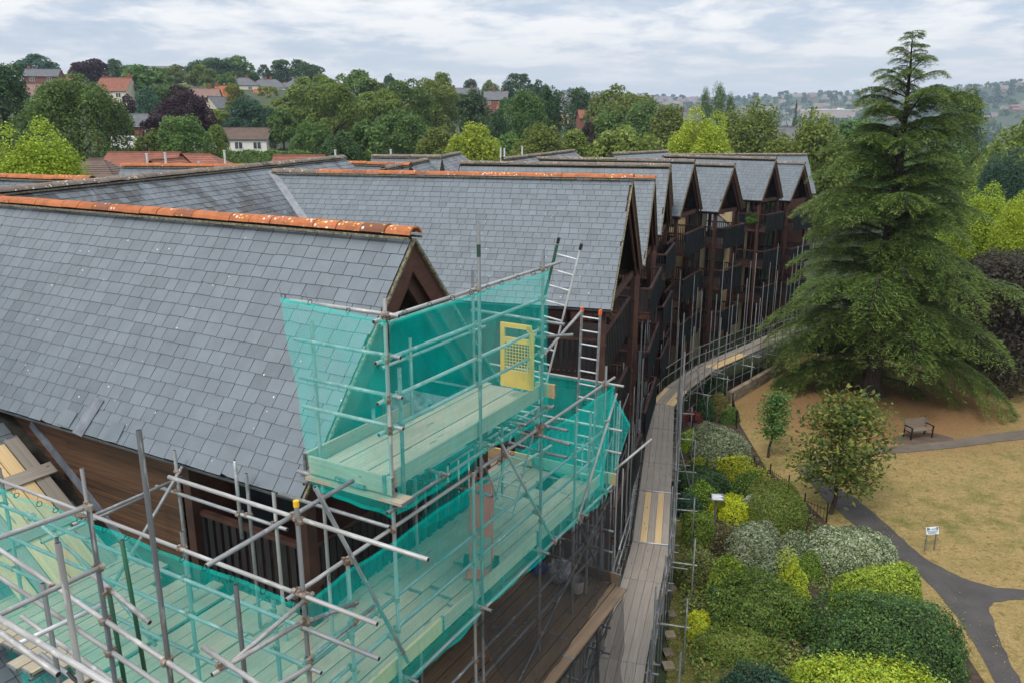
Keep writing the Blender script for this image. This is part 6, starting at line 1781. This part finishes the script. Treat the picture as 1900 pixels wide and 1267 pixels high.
house('white gabled house with pinkish roof and skylights left of the big tree', 72, 157, 240, 13, 7, 14, W_WHITE, R_PINK, 4.6, 3.2, wins=2)
house('long red roofed house half hidden behind the big tree', 122, 139, 310, 13, 8, -10, W_WHITE, R_RED, 4.5, 3.2)
house('cream house with red roof and brick chimney right of the big tree', 216, 145, 232, 9, 7, -8, W_CREAM, R_RED, 5, 3.6, wins=2, chim=(.42,))
house('long brick building with grey roof between the copper trees', 250, 212, 150, 12, 7, -2, W_BRICK, R_GREY, 3.2, 2.2, wins=3, storeys=1)
house('long house with red brown roof above the copper beech', 362, 165, 255, 14, 9, 6, W_CREAM, R_PINK, 5.4, 3.6, wins=4, chim=(-.3, .3))
house('slate roofed cream gable beside the red brown roofed house', 402, 180, 240, 6, 6, 62, W_CREAM, R_GREY, 5, 3.2, wins=1)
house('small house with bright orange roof and dormer', 418, 160, 270, 6, 6, 4, W_WHITE, R_ORANGE, 4.2, 4.0, wins=1, chim=(-.45,))
house('grey hipped house with chimneys left of the white one', 452, 145, 340, 12, 9, 8, W_CREAM, R_GREY, 5, 3, 'hip', 2, (-.25, .1))
house('white semi with grey hipped roof and red chimneys', 497, 148, 345, 15, 9, 4, W_WHITE, R_GREY, 5, 3.4, 'hip', 4, (-.06, .08))
house('low orange roofed outbuilding below the white semi', 490, 166, 320, 7, 5, 2, W_WHITE, R_ORANGE, 2.6, 2, wins=1, storeys=1)
house('grey hipped house at the right of the white semi', 548, 149, 350, 11, 9, -4, W_CREAM, R_GREY, 5, 3, 'hip', 2)
house('white bungalow with long brown roof above the clipped hedge', 437, 238, 150, 13.5, 7, -3, W_WHITE, R_BROWN, 2.6, 1.9, wins=4, storeys=1)
house('bungalow with orange brown roof and gables just behind the grey ridge', 268, 284, 82, 7, 6.5, -6, W_BUFF, R_RED, 2.6, 2.0, wins=2, storeys=1)
house('bungalow with long orange brown hipped roof right of the gabled one', 365, 287, 92, 9.5, 7, -2, W_BUFF, R_RED, 2.6, 2.1, 'hip', 2, storeys=1)
house('small buff gable fronting the orange brown bungalows', 310, 296, 78, 5, 4.2, 82, W_BUFF, R_RED, 2.4, 1.7, wins=1, storeys=1)
house('low brown roofed bungalow behind the yellow green tree', 178, 296, 74, 5.2, 6, 6, W_BRICK, R_BROWN, 2.4, 2.0, 'hip', 1, storeys=1)
house('small brown roofed bungalow past the clipped hedge', 556, 289, 96, 5.5, 5, -4, W_BRICK, R_RED, 2.4, 1.9, wins=1, storeys=1)
house('terrace with grey roofs and red chimneys in the middle distance', 857, 164, 330, 13, 8, -4, W_BRICK, R_GREY, 4.6, 3, wins=3, chim=(-.25, .3))
house('brick terrace end with bay windows right of the grey terrace', 921, 170, 320, 9, 8, -8, W_BRICK, R_GREY, 5, 3.2, wins=2, chim=(-.1, .25))
house('grey roofed house with white dormer glimpsed over the olive trees', 1452, 236, 132, 4.5, 5, -12, W_CREAM, R_GREY, 2.6, 2.4, wins=1, storeys=1)
house('brick house with chimneys glimpsed left of the poplars', 1278, 207, 235, 5, 6, -6, W_BRICK, R_GREY, 4.4, 2.4, wins=1, chim=(-.35, .3))
house('brick house corner glimpsed above the bare greyish tree', 1086, 205, 235, 4, 5, 10, W_BRICK, R_RED, 4, 2.2, wins=1)
house('red roofed house glimpsed below the terrace', 938, 194, 280, 5, 5, -14, W_CREAM, R_RED, 4, 2.4, wins=1)
# the clipped hedge under the white bungalow
p = D(495, 282, 108); hg = thing('hedge', 'tall clipped dark hedge below the white bungalow', 'hedge', (p.x, p.y, p.z - 3))
g = np.random.default_rng(4); n = 5000; pos = np.stack([g.uniform(-5.6, 5.6, n), g.uniform(-1, 1, n), g.uniform(0, 3.0, n)], -1)
fc = g.integers(0, 3, n); pos[:, 2] = np.where(fc == 0, 3.0 + .12 * np.sin(pos[:, 0] * 2), pos[:, 2]); pos[:, 1] = np.where(fc > 0, -1 + .1 * np.sin(pos[:, 0] * 3 + pos[:, 2] * 2), pos[:, 1])
v, f = cards(pos + g.normal(size=(n, 3)) * .06, np.where(fc[:, None] == 0, [0, 0, 1], [0, -1, .3]) + g.normal(size=(n, 3)) * .5, .16 * g.uniform(.6, 1.2, n), .1)
o = bpy.data.objects.new('foliage', np_mesh('foliage', v, f, F_GREEN)); COL.objects.link(o); o.parent = hg
b = MB()
for i in range(10): b.tube((-5 + i * 1.1, 0, 0), (-5 + i * 1.1, 0, 2.4), .06, 6, r2=.02)
o = b.obj('stems', BARK); o.parent = hg
# parked van beside the copper tree
p = D(232, 266, 122); vz = p.z - 1.1; vn = thing('parked_van', 'white van parked by the copper tree beside a pale shed', 'van', (p.x, p.y, vz))
b = MB(); q = Vector((p.x - 2.2, p.y, vz))
b.add([q + Vector(c) for c in ((0, 0, .35), (4.6, 0, .35), (4.6, 0, 1.1), (3.8, 0, 1.35), (3.2, 0, 2.1), (0, 0, 2.15), (0, 1.8, .35), (4.6, 1.8, .35), (4.6, 1.8, 1.1), (3.8, 1.8, 1.35), (3.2, 1.8, 2.1), (0, 1.8, 2.15))],
      [(0, 1, 2, 3, 4, 5), (11, 10, 9, 8, 7, 6), (1, 7, 8, 2), (2, 8, 9, 3), (3, 9, 10, 4), (4, 10, 11, 5), (5, 11, 6, 0), (0, 6, 7, 1)])
b.obj('body', W_WHITE, vn)
b = MB(); b.add([q + Vector(c) for c in ((2.3, -.01, 1.35), (3.6, -.01, 1.35), (3.15, -.01, 1.95), (2.3, -.01, 1.95))], [(0, 1, 2, 3)]); b.obj('window', GLASS, vn)
for xx in (.9, 3.8): b = MB(); b.tube(q + Vector((xx, -.05, .35)), q + Vector((xx, .2, .35)), .35, 14); b.obj('wheel', BLACKRUB, vn)
house('pale flat fronted shed beside the white van', 220, 262, 124, 2.6, 2.4, 4, W_WHITE, R_GREY, 2.2, .6, wins=1, storeys=1, cat='shed')
# white vent pipes standing over the roofs
PIPE = simple('white pipe', (.66, .67, .68), (.5, .51, .52), 3, .5)
for i, (x, y0, y1, ds, lb) in enumerate(((306, 285, 318, 40, 'tall white vent pipe in front of the gabled bungalow'), (272, 287, 318, 40, 'white vent pipe left of the tall one'), (416, 281, 305, 44, 'white vent pipe in front of the hipped bungalow'), (369, 302, 318, 38, 'short white vent pipe near the orange ridge'),
        (622, 280, 298, 46, 'white vent pipe by the end of the long grey ridge'), (725, 279, 296, 48, 'white vent pipe above the level grey ridge'), (929, 276, 296, 54, 'left one of two close vent pipes in mid picture'), (936, 277, 296, 54, 'right one of two close vent pipes in mid picture'), (969, 273, 292, 56, 'single vent pipe in front of the olive bush tree'))):
    p, q = D(x, y0, ds), D(x, y1, ds); q = Vector((p.x, p.y, q.z - 1.6)); tp = thing('vent_pipe', lb, 'pipe', q, 0, 'vent pipes above the roofs'); b = MB(); b.tube(q, p, .055, 10); b.obj('pipe', PIPE, tp); b = MB(); b.tube(p, p + Z_ * .05, .07, 10); b.obj('cowl', PIPE, tp)

# ------------------------------------------------------------------ far town on the hills
def far_houses(name, n, az0, az1, d0, d1, seed, cols):
    g = np.random.default_rng(seed); b = MB()
    for _ in range(n):
        az = g.uniform(az0, az1); d = g.uniform(d0, d1); x, y = d * math.sin(math.radians(az)), d * math.cos(math.radians(az)); z = T(x, y)
        r = g.uniform(-.5, .5); X = Vector((math.cos(r), math.sin(r), 0)); Y = Vector((-X.y, X.x, 0)); w, dp, h, rh = g.uniform(9, 26), 9, g.uniform(5, 7), 3.2
        c = Vector((x, y, z)); o = c - X * w / 2 - Y * dp / 2
        b.box(o - Z_ * 4, X * w, Y * dp, Z_ * (h + 4), int(g.integers(0, 3)))
        A_, B_ = c - X * w / 2 + Z_ * (h + rh), c + X * w / 2 + Z_ * (h + rh); m = 3 + int(g.integers(0, 2))
        e = [o + Z_ * h, o + X * w + Z_ * h, o + X * w + Y * dp + Z_ * h, o + Y * dp + Z_ * h]
        b.add([e[0], e[1], B_, A_], [(0, 1, 2, 3)], m); b.add([e[2], e[3], A_, B_], [(0, 1, 2, 3)], m); b.add([e[0], A_, e[3]], [(0, 1, 2)], 1); b.add([e[1], e[2], B_], [(0, 1, 2)], 1)
    tag(b.obj(name, cols), kind='stuff')
FC = [W_BRICK, simple('weathered render', (.42, .38, .33), (.30, .27, .23), .8, .9), W_BUFF, R_PINK, R_GREY]
far_houses('distant_houses', 380, 2, 14, 1900, 2900, 31, FC)
far_houses('distant_houses', 160, 14, 34, 1900, 2900, 32, FC)
far_houses('distant_houses', 50, -30, 4, 420, 700, 33, FC)
p = D(1545, 203, 1500); wl = thing('warehouse', 'long low white warehouse on the far slope left of the great conifer', 'warehouse', (p.x, p.y, p.z - 9))
b = MB(); x = Vector((.985, .17, 0)); y = Vector((-.17, .985, 0)); o = Vector((p.x, p.y, p.z - 9)) - x * 46
b.box(o - Z_ * 6, x * 92, y * 30, Z_ * 13); b.obj('wall', simple('faded pink wall', (.5, .42, .38)), wl)
b = MB()
for i in range(4):
    b.box(o + x * (i * 23) - y * .5 + Z_ * 7.02, x * 22.4, y * 31, Z_ * 1.6); 
b.obj('roof', simple('white sheet roof', (.8, .81, .82)), wl)
b = MB(); b.box(o + x * 60 + Z_ * 8.7, x * 9, y * 8, Z_ * 2.4); b.obj('plant_room', W_WHITE, wl)
p = D(1848, 152, 2700); ms = thing('radio_mast', 'lattice mast on the far ridge right of the great conifer', 'mast', (p.x, p.y, p.z - 48))
b = MB(); q = Vector((p.x, p.y, p.z - 48))
for i in range(3):
    a_ = i * 2.094; b.tube(q + Vector((3.2 * math.cos(a_), 3.2 * math.sin(a_), 0)), q + Vector((1.1 * math.cos(a_), 1.1 * math.sin(a_), 48)), .45, 6)
for z in range(0, 48, 4):
    r = 3.2 - 2.1 * z / 48
    for i in range(3): b.tube(q + Vector((r * math.cos(i * 2.094), r * math.sin(i * 2.094), z)), q + Vector(((r - .17) * math.cos((i + 1) * 2.094), (r - .17) * math.sin((i + 1) * 2.094), z + 4)), .25, 5)
b.obj('lattice', STEEL, ms)
b = MB()
for z in (30, 38, 44): b.tube(q + Vector((2.2, -.5, z)), q + Vector((2.2, -1.0, z)), 1.6, 12)
b.obj('dish', STEEL, ms)

# ------------------------------------------------------------------ air
hz_m, hz_t = new_mat('haze')
ho = hz_t.nodes.new('ShaderNodeOutputMaterial'); pv = hz_t.nodes.new('ShaderNodeVolumePrincipled')
pv.inputs['Color'].default_value = (0.60, 0.74, 0.98, 1); pv.inputs['Density'].default_value = HAZE_DENSITY; pv.inputs['Anisotropy'].default_value = 0.2
hz_t.links.new(pv.outputs[0], ho.inputs['Volume'])
b = MB(); b.box((-7000, -300, -60), (14000, 0, 0), (0, 7200, 0), (0, 0, 320)); hb = b.obj('haze', hz_m); tag(hb, kind='stuff')
hb.display_type = 'WIRE'
